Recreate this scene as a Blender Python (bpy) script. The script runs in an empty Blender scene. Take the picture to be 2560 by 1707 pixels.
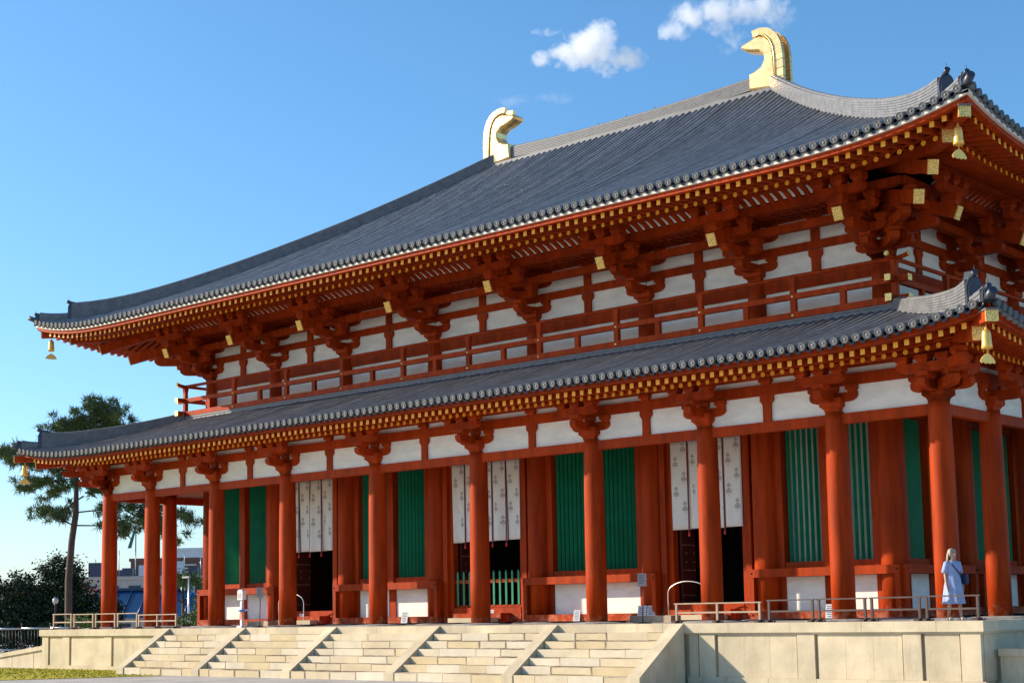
import bpy, math, random
from mathutils import Matrix, Vector
PI = math.pi
SC = bpy.context.scene
COL = SC.collection

# ------------------------------------------------------------------ camera
def make_camera():
    yaw, pitch, roll = -0.7265, 0.1137, -0.0188
    C = Vector((35.7725, -35.9453, 0.4102))
    f = Vector((math.sin(yaw)*math.cos(pitch), math.cos(yaw)*math.cos(pitch), math.sin(pitch)))
    r = Vector((math.cos(yaw), -math.sin(yaw), 0)); u = r.cross(f)
    r2 = math.cos(roll)*r + math.sin(roll)*u
    u2 = -math.sin(roll)*r + math.cos(roll)*u
    cam = bpy.data.cameras.new('camera'); o = bpy.data.objects.new('camera', cam); COL.objects.link(o)
    M = Matrix.Identity(4)
    for i in range(3):
        M[i][0] = r2[i]; M[i][1] = u2[i]; M[i][2] = -f[i]; M[i][3] = C[i]
    o.matrix_world = M
    cam.sensor_width = 36.0; cam.lens = 36.0*3832.64/2560.0
    cam.shift_y = (1084.86-853.5)/2560.0
    cam.clip_start = 0.1; cam.clip_end = 9000
    SC.camera = o
make_camera()

# ------------------------------------------------------------------ sky, sun, exposure
SUN_D = Vector((1.95, 1.0, -0.93)).normalized()       # direction the light travels
SUN_EL = math.asin(-SUN_D.z)
SUN_AZ = math.atan2(-SUN_D.x, -SUN_D.y)               # from +Y towards +X
def make_world():
    w = bpy.data.worlds.new('World'); SC.world = w; w.use_nodes = True
    nt = w.node_tree; nt.nodes.clear()
    sky = nt.nodes.new('ShaderNodeTexSky'); sky.sky_type = 'NISHITA'; sky.sun_disc = False
    sky.sun_elevation = SUN_EL; sky.sun_rotation = SUN_AZ
    sky.altitude = 100; sky.air_density = 1.0; sky.dust_density = 0.8; sky.ozone_density = 6.0
    bg = nt.nodes.new('ShaderNodeBackground'); bg.inputs[1].default_value = 0.15
    out = nt.nodes.new('ShaderNodeOutputWorld')
    hs = nt.nodes.new('ShaderNodeHueSaturation'); hs.inputs['Saturation'].default_value = 1.06; hs.inputs['Hue'].default_value = 0.492
    nt.links.new(sky.outputs[0], hs.inputs['Color']); nt.links.new(hs.outputs[0], bg.inputs[0]); nt.links.new(bg.outputs[0], out.inputs[0])
    L = bpy.data.lights.new('sun', 'SUN'); L.energy = 5.0; L.angle = math.radians(0.53); L.color = (1.0, 0.87, 0.68)
    so = bpy.data.objects.new('sun', L); COL.objects.link(so)
    so.rotation_euler = SUN_D.to_track_quat('-Z', 'Y').to_euler(); so.location = (-60, -40, 60)
    SC.view_settings.view_transform = 'Standard'; SC.view_settings.look = 'None'
    SC.view_settings.exposure = 0.58; SC.view_settings.gamma = 1.0; SC.view_settings.use_curve_mapping = False
    SC.cycles.max_bounces = 8; SC.cycles.diffuse_bounces = 4; SC.cycles.volume_bounces = 6
    SC.cycles.volume_step_rate = 0.5; SC.cycles.use_denoising = True
make_world()

# ------------------------------------------------------------------ materials
def N(nt, t, **k):
    n = nt.nodes.new(t)
    for a, v in k.items(): setattr(n, a, v)
    return n
def mat(name, col, rough=0.6, metal=0.0, var=0.0, scale=3.0, bump=0.0, bscale=20.0, col2=None, stretch=(1,1,1), spec=0.5, detail=6.0, contrast=(0.35,0.68)):
    m = bpy.data.materials.new(name); m.use_nodes = True; nt = m.node_tree
    b = nt.nodes['Principled BSDF']
    b.inputs['Roughness'].default_value = rough; b.inputs['Metallic'].default_value = metal
    b.inputs['Specular IOR Level'].default_value = spec
    b.inputs['Base Color'].default_value = (*col, 1)
    if var > 0 or col2 is not None or bump > 0:
        tc = N(nt, 'ShaderNodeTexCoord'); mp = N(nt, 'ShaderNodeMapping'); mp.inputs['Scale'].default_value = stretch
        geo = N(nt, 'ShaderNodeNewGeometry')
        nt.links.new(geo.outputs['Position'], mp.inputs['Vector'])
    if var > 0 or col2 is not None:
        no = N(nt, 'ShaderNodeTexNoise'); no.inputs['Scale'].default_value = scale; no.inputs['Detail'].default_value = detail
        no.inputs['Roughness'].default_value = 0.62
        nt.links.new(mp.outputs[0], no.inputs['Vector'])
        cr = N(nt, 'ShaderNodeValToRGB')
        c2 = col2 if col2 is not None else tuple(c*(1-var) for c in col)
        c1 = col if col2 is not None else tuple(min(1, c*(1+var*0.5)) for c in col)
        cr.color_ramp.elements[0].position = contrast[0]; cr.color_ramp.elements[1].position = contrast[1]
        cr.color_ramp.elements[0].color = (*c2, 1); cr.color_ramp.elements[1].color = (*c1, 1)
        nt.links.new(no.outputs['Fac'], cr.inputs[0]); nt.links.new(cr.outputs[0], b.inputs['Base Color'])
        rm = N(nt, 'ShaderNodeMapRange'); rm.inputs['To Min'].default_value = max(0.05, rough-0.12); rm.inputs['To Max'].default_value = min(1, rough+0.1)
        nt.links.new(no.outputs['Fac'], rm.inputs['Value']); nt.links.new(rm.outputs[0], b.inputs['Roughness'])
    if bump > 0:
        n2 = N(nt, 'ShaderNodeTexNoise'); n2.inputs['Scale'].default_value = bscale; n2.inputs['Detail'].default_value = 4
        nt.links.new(mp.outputs[0], n2.inputs['Vector'])
        bp = N(nt, 'ShaderNodeBump'); bp.inputs['Strength'].default_value = bump; bp.inputs['Distance'].default_value = 0.02
        nt.links.new(n2.outputs['Fac'], bp.inputs['Height']); nt.links.new(bp.outputs[0], b.inputs['Normal'])
    return m
def mat_per_object(m, amt=0.25):
    """vary the base colour a little from object to object"""
    nt = m.node_tree; b = nt.nodes['Principled BSDF']
    oi = N(nt, 'ShaderNodeObjectInfo'); hs = N(nt, 'ShaderNodeHueSaturation')
    mr = N(nt, 'ShaderNodeMapRange'); mr.inputs['To Min'].default_value = 1-amt; mr.inputs['To Max'].default_value = 1+amt
    nt.links.new(oi.outputs['Random'], mr.inputs['Value']); nt.links.new(mr.outputs[0], hs.inputs['Value'])
    if b.inputs['Base Color'].is_linked:
        src = b.inputs['Base Color'].links[0].from_socket; nt.links.new(src, hs.inputs['Color'])
    else: hs.inputs['Color'].default_value = b.inputs['Base Color'].default_value
    nt.links.new(hs.outputs[0], b.inputs['Base Color'])
    return m

def worn_feet(m):
    """rubbed, chalky patches on the paint within reach of the floor, and rain streaks of dust"""
    nt = m.node_tree; b = nt.nodes['Principled BSDF']; src = b.inputs['Base Color'].links[0].from_socket
    geo = N(nt, 'ShaderNodeNewGeometry'); sep = N(nt, 'ShaderNodeSeparateXYZ'); nt.links.new(geo.outputs['Position'], sep.inputs[0])
    mz = N(nt, 'ShaderNodeMapRange'); mz.inputs['From Min'].default_value = 0.75; mz.inputs['From Max'].default_value = 0.0; mz.inputs['To Max'].default_value = 0.32
    nt.links.new(sep.outputs[2], mz.inputs['Value'])
    no = N(nt, 'ShaderNodeTexNoise'); no.inputs['Scale'].default_value = 5.0; no.inputs['Detail'].default_value = 8; no.inputs['Roughness'].default_value = .7
    nt.links.new(geo.outputs['Position'], no.inputs['Vector'])
    ad = N(nt, 'ShaderNodeMath', operation='ADD'); nt.links.new(mz.outputs[0], ad.inputs[0]); nt.links.new(no.outputs['Fac'], ad.inputs[1])
    mr = N(nt, 'ShaderNodeMapRange'); mr.inputs['From Min'].default_value = 0.74; mr.inputs['From Max'].default_value = 0.86; mr.inputs['To Max'].default_value = 0.5
    nt.links.new(ad.outputs[0], mr.inputs['Value'])
    mix = N(nt, 'ShaderNodeMix', data_type='RGBA'); mix.inputs['B'].default_value = (0.55, 0.24, 0.15, 1)
    nt.links.new(mr.outputs[0], mix.inputs['Factor']); nt.links.new(src, mix.inputs['A']); nt.links.new(mix.outputs['Result'], b.inputs['Base Color'])
VERM = mat('vermilion_paint', (0.41, 0.043, 0.0025), rough=0.6, var=0.34, scale=2.6, stretch=(1.6,1.6,0.22), bump=0.25, bscale=30, spec=0.12, detail=8)
worn_feet(VERM); mat_per_object(VERM, 0.11)
WHITE = mat('white_plaster', (0.93, 0.89, 0.79), rough=0.85, var=0.13, scale=1.3, stretch=(1,1,2.5), bump=0.15, bscale=14, spec=0.2)
GREENB = mat('dark_green_board', (0.003, 0.075, 0.038), rough=0.6, var=0.2)
GREEN = mat('green_paint', (0.004, 0.235, 0.108), rough=0.45, var=0.2, scale=2, spec=0.4)
TILE = mat('grey_roof_tile', (0.215, 0.217, 0.225), rough=0.5, var=0.3, scale=2.2, bump=0.3, bscale=18, spec=0.2)
mat_per_object(TILE, 0.17)
TILED = mat('painted_shade_tile', (0.045, 0.05, 0.07), rough=0.4, var=0.3, scale=4)  # grey tile made darker: shade on the ridge ends put into the colour
TILEJ = mat('grey_ridge_tile', (0.165, 0.166, 0.175), rough=0.55, var=0.3, scale=4, bump=0.3, bscale=18)
PAN = mat('painted_shade_pan_tile', (0.014, 0.016, 0.024), rough=0.6, var=0.35, scale=5, bump=0.5, bscale=9, spec=0.15)  # near-black: shadow between the cover rows is put into the pan colour
DISC = mat('pale_end_tile', (0.13, 0.134, 0.135), rough=0.6, var=0.3, scale=9, bump=0.2, bscale=40)
GILT = mat('gilt_bronze', (1.0, 0.66, 0.27), rough=0.26, metal=0.7, var=0.08, scale=3, bump=0.25, bscale=25)
YELLOW = mat('yellow_end_paint', (1.0, 0.43, 0.022), rough=0.5, var=0.06, scale=8)
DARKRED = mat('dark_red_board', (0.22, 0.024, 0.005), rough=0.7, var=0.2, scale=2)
def streaks(m):
    """run-off streaks and blotches of grime on the stone"""
    nt = m.node_tree; b = nt.nodes['Principled BSDF']; src = b.inputs['Base Color'].links[0].from_socket
    geo = N(nt, 'ShaderNodeNewGeometry'); mp = N(nt, 'ShaderNodeMapping'); mp.inputs['Scale'].default_value = (2.6, 2.6, 0.35)
    nt.links.new(geo.outputs['Position'], mp.inputs['Vector'])
    no = N(nt, 'ShaderNodeTexNoise'); no.inputs['Scale'].default_value = 1.5; no.inputs['Detail'].default_value = 9; no.inputs['Roughness'].default_value = .68
    nt.links.new(mp.outputs[0], no.inputs['Vector'])
    mr = N(nt, 'ShaderNodeMapRange'); mr.inputs['From Min'].default_value = 0.55; mr.inputs['From Max'].default_value = 0.78; mr.inputs['To Max'].default_value = 0.55
    nt.links.new(no.outputs['Fac'], mr.inputs['Value'])
    mix = N(nt, 'ShaderNodeMix', data_type='RGBA'); mix.inputs['B'].default_value = (0.30, 0.235, 0.15, 1)
    nt.links.new(mr.outputs[0], mix.inputs['Factor']); nt.links.new(src, mix.inputs['A']); nt.links.new(mix.outputs['Result'], b.inputs['Base Color'])
STONE = mat('beige_sandstone', (0.61, 0.51, 0.35), rough=0.85, var=0.2, scale=1.1, bump=0.25, bscale=12, spec=0.2)
streaks(STONE); mat_per_object(STONE, 0.07)
FLOOR = mat('platform_floor_stone', (0.46, 0.42, 0.36), rough=0.85, var=0.2, scale=1.5, bump=0.2, spec=0.2)
ROCK = mat('grey_foundation_stone', (0.33, 0.31, 0.29), rough=0.9, var=0.4, scale=5, bump=0.5, bscale=8)
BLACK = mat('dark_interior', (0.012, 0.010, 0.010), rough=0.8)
DOOR = mat('dark_door_wood', (0.10, 0.018, 0.010), rough=0.6, var=0.2)
CLOTH = mat('cream_curtain_cloth', (0.82, 0.78, 0.70), rough=0.9, var=0.05, scale=2, bump=0.1, bscale=60)
INK = mat('brown_print_ink', (0.22, 0.17, 0.14), rough=0.9)
INK2 = mat('grey_print_ink', (0.38, 0.34, 0.30), rough=0.9)
RIBBON = mat('dark_red_ribbon', (0.16, 0.012, 0.03), rough=0.7)
TASSEL = mat('red_tassel', (0.6, 0.05, 0.04), rough=0.8)
WOODB = mat('brown_barrier_wood', (0.085, 0.052, 0.042), rough=0.6, var=0.3, scale=4, stretch=(0.4,1,1))
WOODP = mat('pale_weathered_wood', (0.42, 0.30, 0.20), rough=0.65, var=0.25, scale=4)
STEEL = mat('brushed_steel', (0.62, 0.62, 0.60), rough=0.3, metal=1.0)
BLACKM = mat('black_metal', (0.035, 0.035, 0.04), rough=0.45, metal=0.6)
PAPER = mat('white_paper', (0.62, 0.64, 0.67), rough=0.6)
GREYP = mat('grey_sign_board', (0.34, 0.29, 0.27), rough=0.6)
TEXTM = mat('dark_print', (0.07, 0.08, 0.12), rough=0.7)

def gilt_fret():
    m = bpy.data.materials.new('pierced_gilt_plate'); m.use_nodes = True; nt = m.node_tree
    b = nt.nodes['Principled BSDF']; b.inputs['Metallic'].default_value = 0.55; b.inputs['Roughness'].default_value = 0.45
    geo = N(nt, 'ShaderNodeNewGeometry'); vo = N(nt, 'ShaderNodeTexVoronoi'); vo.feature = 'DISTANCE_TO_EDGE'; vo.inputs['Scale'].default_value = 26
    nt.links.new(geo.outputs['Position'], vo.inputs['Vector'])
    cr = N(nt, 'ShaderNodeValToRGB'); cr.color_ramp.elements[0].position = 0.16; cr.color_ramp.elements[1].position = 0.22
    cr.color_ramp.elements[0].color = (1.0, 0.70, 0.22, 1); cr.color_ramp.elements[1].color = (0.42, 0.20, 0.04, 1)
    nt.links.new(vo.outputs['Distance'], cr.inputs[0]); nt.links.new(cr.outputs[0], b.inputs['Base Color'])
    return m
FRET = gilt_fret()

def stained_stone(name, base, stain, amt):
    """sandstone block with dark water stains creeping from its joints"""
    m = mat(name, base, rough=0.85, var=0.12, scale=1.6, bump=0.35, bscale=14, spec=0.2); nt = m.node_tree
    b = nt.nodes['Principled BSDF']
    src = b.inputs['Base Color'].links[0].from_socket
    oi = N(nt, 'ShaderNodeObjectInfo'); hs = N(nt, 'ShaderNodeHueSaturation')
    mr = N(nt, 'ShaderNodeMapRange'); mr.inputs['To Min'].default_value = 0.92; mr.inputs['To Max'].default_value = 1.07
    ms = N(nt, 'ShaderNodeMapRange'); ms.inputs['To Min'].default_value = 1.2; ms.inputs['To Max'].default_value = 0.75
    nt.links.new(oi.outputs['Random'], mr.inputs['Value']); nt.links.new(mr.outputs[0], hs.inputs['Value'])
    nt.links.new(oi.outputs['Random'], ms.inputs['Value']); nt.links.new(ms.outputs[0], hs.inputs['Saturation'])
    nt.links.new(src, hs.inputs['Color'])
    tc = N(nt, 'ShaderNodeTexCoord'); no = N(nt, 'ShaderNodeTexNoise'); no.inputs['Scale'].default_value = 3.2; no.inputs['Detail'].default_value = 7
    geo = N(nt, 'ShaderNodeNewGeometry'); nt.links.new(geo.outputs['Position'], no.inputs['Vector'])
    # distance to block edge in generated coordinates
    sep = N(nt, 'ShaderNodeSeparateXYZ'); nt.links.new(tc.outputs['Generated'], sep.inputs[0])
    def edge(sock, k):
        a = N(nt, 'ShaderNodeMath', operation='SUBTRACT'); a.inputs[1].default_value = 0.5; nt.links.new(sock, a.inputs[0])
        c = N(nt, 'ShaderNodeMath', operation='ABSOLUTE'); nt.links.new(a.outputs[0], c.inputs[0])
        d = N(nt, 'ShaderNodeMath', operation='MULTIPLY'); d.inputs[1].default_value = 2.0; nt.links.new(c.outputs[0], d.inputs[0])
        p = N(nt, 'ShaderNodeMath', operation='POWER'); p.inputs[1].default_value = k; nt.links.new(d.outputs[0], p.inputs[0])
        return p.outputs[0]
    mx = N(nt, 'ShaderNodeMath', operation='MAXIMUM')
    nt.links.new(edge(sep.outputs[0], 9), mx.inputs[0]); nt.links.new(edge(sep.outputs[2], 4), mx.inputs[1])
    mu = N(nt, 'ShaderNodeMath', operation='MULTIPLY'); nt.links.new(mx.outputs[0], mu.inputs[0]); nt.links.new(no.outputs['Fac'], mu.inputs[1])
    mu2 = N(nt, 'ShaderNodeMath', operation='MULTIPLY'); nt.links.new(mu.outputs[0], mu2.inputs[0])
    pw = N(nt, 'ShaderNodeMath', operation='FRACT'); m7 = N(nt, 'ShaderNodeMath', operation='MULTIPLY'); m7.inputs[1].default_value = 7.31
    nt.links.new(oi.outputs['Random'], m7.inputs[0]); nt.links.new(m7.outputs[0], pw.inputs[0])
    nt.links.new(pw.outputs[0], mu2.inputs[1])
    cr = N(nt, 'ShaderNodeMapRange'); cr.inputs['From Min'].default_value = 0.16; cr.inputs['From Max'].default_value = 0.36; cr.inputs['To Max'].default_value = amt
    nt.links.new(mu2.outputs[0], cr.inputs['Value'])
    mix = N(nt, 'ShaderNodeMix', data_type='RGBA'); mix.inputs['B'].default_value = (*stain, 1)
    nt.links.new(cr.outputs[0], mix.inputs['Factor']); nt.links.new(hs.outputs[0], mix.inputs['A'])
    nt.links.new(mix.outputs['Result'], b.inputs['Base Color'])
    return m
STEP = stained_stone('stained_step_stone', (0.62, 0.515, 0.35), (0.16, 0.115, 0.08), 0.92)

# ------------------------------------------------------------------ mesh builder
class MB:
    def __init__(s): s.v = []; s.f = []; s.m = []; s.s = []
    def add(s, vs, fs, mat=0, smooth=False, M=None):
        o = len(s.v)
        if M is not None: vs = [tuple(M @ Vector(p)) for p in vs]
        s.v += [tuple(p) for p in vs]
        s.f += [tuple(i+o for i in f) for f in fs]
        s.m += [mat]*len(fs); s.s += [smooth]*len(fs)
        return s
    def box(s, x0, x1, y0, y1, z0, z1, mat=0, M=None):
        vs = [(x,y,z) for z in (z0,z1) for y in (y0,y1) for x in (x0,x1)]
        return s.add(vs, [(0,2,3,1),(4,5,7,6),(0,1,5,4),(2,6,7,3),(0,4,6,2),(1,3,7,5)], mat, False, M)
    def prism(s, poly, a, b, axis='y', mat=0, M=None, smooth=False):
        """poly of (u,w) extruded from a to b along axis: x->(e,u,w) y->(u,e,w) z->(u,w,e)"""
        def P(u, w, e): return {'x': (e,u,w), 'y': (u,e,w), 'z': (u,w,e)}[axis]
        n = len(poly); vs = [P(u,w,a) for u,w in poly]+[P(u,w,b) for u,w in poly]
        s.add(vs, [tuple(range(n)), tuple(range(2*n-1, n-1, -1))], mat, False, M)
        o = len(s.v)-2*n
        for i in range(n):
            j = (i+1) % n; s.f.append((o+i, o+n+i, o+n+j, o+j)); s.m.append(mat); s.s.append(smooth)
        return s
    def cyl(s, p0, p1, r0, r1=None, n=12, mat=0, caps=True, capmat=None, smooth=True):
        return s.tube([p0, p1], [r0, r0 if r1 is None else r1], n, mat, caps, capmat, smooth)
    def tube(s, path, radii, n=8, mat=0, caps=True, capmat=None, smooth=True):
        path = [Vector(p) for p in path]
        if isinstance(radii, (int, float)): radii = [radii]*len(path)
        o = len(s.v); k = len(path)
        t0 = (path[1]-path[0]).normalized()
        ref = Vector((0,0,1)) if abs(t0.z) < 0.9 else Vector((1,0,0))
        a = t0.cross(ref).normalized()
        for i, p in enumerate(path):
            t = (path[min(i+1,k-1)]-path[max(i-1,0)]).normalized()
            a = (a - t*a.dot(t)).normalized(); b = t.cross(a)
            for j in range(n):
                q = 2*PI*j/n; s.v.append(tuple(p + (a*math.cos(q)+b*math.sin(q))*radii[i]))
        for i in range(k-1):
            for j in range(n):
                j2 = (j+1) % n
                s.f.append((o+i*n+j, o+i*n+j2, o+(i+1)*n+j2, o+(i+1)*n+j)); s.m.append(mat); s.s.append(smooth)
        if caps:
            cm = mat if capmat is None else capmat
            s.f.append(tuple(o+j for j in range(n-1,-1,-1))); s.m.append(cm); s.s.append(False)
            s.f.append(tuple(o+(k-1)*n+j for j in range(n))); s.m.append(cm); s.s.append(False)
        return s
    def lathe(s, prof, n=16, c=(0,0,0), mat=0, smooth=True, M=None):
        vs = []; fs = []
        for r, z in prof:
            for j in range(n):
                q = 2*PI*j/n; vs.append((c[0]+r*math.cos(q), c[1]+r*math.sin(q), c[2]+z))
        k = len(prof)
        for i in range(k-1):
            for j in range(n):
                j2 = (j+1) % n; fs.append((i*n+j, i*n+j2, (i+1)*n+j2, (i+1)*n+j))
        fs.append(tuple(range(n-1,-1,-1))); fs.append(tuple((k-1)*n+j for j in range(n)))
        return s.add(vs, fs, mat, smooth, M)
    def sweep(s, path, prof, mat=0, smooth=False, caps=True, closed=True):
        """prof of (lateral, up) carried along a path; up is world Z"""
        path = [Vector(p) for p in path]; o = len(s.v); k = len(path); n = len(prof)
        for i, p in enumerate(path):
            t = path[min(i+1,k-1)]-path[max(i-1,0)]
            lat = Vector((t.y, -t.x, 0)).normalized()
            for a, h in prof: s.v.append(tuple(p + lat*a + Vector((0,0,h))))
        for i in range(k-1):
            for j in range(n if closed else n-1):
                j2 = (j+1) % n
                s.f.append((o+i*n+j, o+i*n+j2, o+(i+1)*n+j2, o+(i+1)*n+j)); s.m.append(mat); s.s.append(smooth)
        if caps and closed:
            s.f.append(tuple(o+j for j in range(n-1,-1,-1))); s.m.append(mat); s.s.append(False)
            s.f.append(tuple(o+(k-1)*n+j for j in range(n))); s.m.append(mat); s.s.append(False)
        return s
    def mesh(s, name, mats):
        me = bpy.data.meshes.new(name); me.from_pydata(s.v, [], s.f)
        for m in (mats if isinstance(mats, (list, tuple)) else [mats]): me.materials.append(m)
        me.polygons.foreach_set('material_index', s.m); me.polygons.foreach_set('use_smooth', s.s)
        me.update(); return me
    def build(s, name, mats, parent=None, M=None): return obj(name, s.mesh(name, mats), parent, M)

def obj(name, me, parent=None, M=None):
    o = bpy.data.objects.new(name, me); COL.objects.link(o)
    if parent is not None: o.parent = parent
    if M is not None: o.matrix_local = M
    return o
def empty(name, parent=None, M=None):
    o = obj(name, None, parent, M); o.empty_display_size = 0.3; return o
def tag(o, label=None, cat=None, group=None, kind=None):
    if label: o['label'] = label
    if cat: o['category'] = cat
    if group: o['group'] = group
    if kind: o['kind'] = kind
    return o
def copy_tree(o, parent=None, M=None):
    c = o.copy(); COL.objects.link(c); c.parent = parent
    if M is not None: c.matrix_local = M
    for ch in list(o.children): copy_tree(ch, c)
    return c
T = Matrix.Translation
def RZ(a): return Matrix.Rotation(a, 4, 'Z')
def RX(a): return Matrix.Rotation(a, 4, 'X')

# ------------------------------------------------------------------ building dimensions (metres; z = 0 at the column feet)
U = 36.6/124
XS = [-18.3]
for b in (10,14,14,16,16,16,14,14,10): XS.append(XS[-1]+b*U)
YM = 39*U                                    # middle of the depth, 11.51
CY = 10*U                                    # core wall line, 2.95
SIDE = [-YM, -YM+10*U, -14.5*U, 0, 14.5*U, YM-10*U, YM]
FR = Matrix.Identity(4)
FE = T((18.3, YM, 0)) @ RZ(PI/2)
FW = T((-18.3, YM, 0)) @ RZ(-PI/2)
FB = T((0, 2*YM, 0)) @ RZ(PI)

class Roof:
    def __init__(s, edge, z0, a, b, depth, lift, lstart): s.e=edge; s.z0=z0; s.a=a; s.b=b; s.depth=depth; s.lift=lift; s.ls=lstart
    def half(s, side): return (18.3 if side in 'FB' else YM)+s.e
    def lf(s, u, side, d):
        H = s.half(side); L = H - (18.3+s.e - s.ls)      # where the rise starts
        t = max(0.0, (abs(u)-L)/(H-L)); return s.lift*t**3.3*max(0.0, 1-d/9.0)
    def z(s, u, d, side): return s.z0 + s.a*d + s.b*d*d + s.lf(u, side, d)
UR = Roof(2.30, 11.945, 0.357, 0.0129, 13.8, 0.66, 13.5)
LR = Roof(2.75, 6.765, 0.265, 0.0135, 4.78, 0.52, 14.0)

HALL = empty('temple_hall')
tag(HALL, 'large two-storey vermilion temple hall with grey tiled roofs on stone platform', 'temple')

# ------------------------------------------------------------------ ground
def ground():
    g = MB(); g.add([(-4000,-4000,-1.62),(4000,-4000,-1.62),(4000,4000,-1.62),(-4000,4000,-1.62)], [(0,1,2,3)])
    m = mat('pale_gravel', (0.50, 0.47, 0.43), rough=0.95, var=0.2, scale=0.8, bump=0.4, bscale=40, spec=0.1)
    tag(g.build('ground', m), kind='structure')
    # lawn: gently mounded sheet beside the platform
    poly = [(-60,-2.0),(-11.95,-2.0),(-11.95,-4.2),(-8.4,-4.35),(-9.2,-5.4),(-11.4,-9.0),(-16,-17),(-60,-70)]
    b = MB(); cx, cy = -26, -9
    def h(x, y): return -1.606
    vs = [(x,y,h(x,y)) for x,y in poly]; b.add(vs, [tuple(range(len(poly)))])
    gm = mat('lawn_soil_grass', (0.55, 0.44, 0.045), rough=0.95, col2=(0.36, 0.33, 0.045), scale=0.9, bump=0.6, bscale=30, spec=0.1)
    tag(b.build('lawn', gm), 'yellow-green lawn beside the stone platform', kind='structure')
    rnd = random.Random(5); t = MB()
    for i in range(9000):
        y = -2.1 - abs(rnd.gauss(0, 3.5)); x = rnd.uniform(-30, -8.2)
        if x > -12 and y > -4.3: continue
        if y < -4.35 - max(0, (-8.4-x))*1.55: continue
        if x > -9.3 and y < -4.4: continue
        hh = rnd.uniform(0.02, 0.055); a = rnd.uniform(0, PI); w = rnd.uniform(0.015, 0.04)
        dx, dy = math.cos(a)*w, math.sin(a)*w
        t.add([(x-dx,y-dy,-1.607),(x+dx,y+dy,-1.607),(x+rnd.gauss(0,.02),y+rnd.gauss(0,.02),-1.607+hh)], [(0,1,2)])
    gb = mat('grass_blades', (0.52, 0.44, 0.045), rough=0.8, col2=(0.34, 0.36, 0.04), scale=1.2, spec=0.2)
    tag(t.build('grass', gb), 'short yellow-green grass on the lawn', 'grass', kind='stuff')
ground()

# ------------------------------------------------------------------ stone platform
PX, PY0, PY1 = 20.12, -2.06, 2*YM+2.06
STX = [-11.47, XS[3], XS[4], XS[5], XS[6], 11.47]
def platform():
    P = empty('stone_platform'); tag(P, 'beige sandstone platform carrying the temple hall', 'platform')
    f = MB(); f.box(-PX+.4, PX-.4, PY0+.4, PY1-.4, -0.5, -0.052); f.build('floor', FLOOR, P)
    rnd = random.Random(3)
    # coping stones along the front, one by one
    cm = MB(); 
    def coping(x0, x1, y0, y1):
        b = MB(); g = .004
        b.box(x0+g, x1-g, y0, y1, -0.30, -0.05); b.build('coping_stone', STONE, P)
    x = -PX
    while x < PX-0.01:
        w = min(rnd.uniform(1.5, 2.2), PX-x)
        if PX-x-w < .6: w = PX-x
        coping(x, x+w, PY0, PY0+0.55); x += w
    for sx in (-1, 1):
        y = PY0+.55
        while y < PY1-.01:
            w = 2.1 if PY1-y > 2.8 else PY1-y
            b = MB(); xa, xb = (PX-.55, PX) if sx > 0 else (-PX, -PX+.55)
            b.box(xa, xb, y+.004, y+w-.004, -.30, -.05); b.build('coping_stone', STONE, P); y += w
    # fillet under the coping, wall core, panels with recessed joints, pilasters, base course
    b = MB(); b.box(-PX+.06, PX-.06, PY0+.06, PY1-.06, -.345, -.302); b.build('fillet_course', STONE, P)
    b = MB(); b.box(-PX+.16, PX-.16, PY0+.19, PY1-.16, -1.6, -.346); b.build('wall_core', STONE, P)
    yw = PY0+.11
    pil = [(-20.0,-19.55), (-18.5,-18.03), (-15.6,-15.13), (12.1,12.6), (15.1,15.6), (18.02,18.5), (19.5,20.0)]
    pan = [(-19.47,-18.54),(-17.93,-15.64),(-15.03,-11.75),(11.75,12.05),(12.68,15.06),(15.68,17.98),(18.58,19.46)]
    for a, c in pil:
        q = MB(); q.box(a, c, yw-.035, yw+.10, -1.45, -.347); q.build('pilaster', STONE, P)
    for a, c in pan:
        n = max(1, round((c-a)/0.8))
        for i in range(n):
            q = MB(); w = (c-a)/n
            q.box(a+i*w+.002, a+(i+1)*w-.002, yw+rnd.uniform(0,.004), yw+.10, -1.45, -.347); q.build('panel_slab', STONE, P)
    for seg in ((-20.1,-11.72),(11.72,20.1)):
        x = seg[0]
        while x < seg[1]-.01:
            w = min(rnd.uniform(1.0,1.7), seg[1]-x)
            q = MB(); q.box(x+.004, x+w-.004, yw-.07, yw+.1, -1.66, -1.452); q.build('base_stone', STONE, P); x += w
    for sx in (-1, 1):      # east and west faces
        y = PY0+.2
        while y < PY1-.3:
            w = 2.3; xa = sx*(PX-.11)
            q = MB(); q.box(min(xa, xa-sx*.08), max(xa, xa-sx*.08), y+.03, min(y+w,PY1-.2)-.03, -1.45, -.347); q.build('panel_slab', STONE, P); y += w
    return P
platform()

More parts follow.
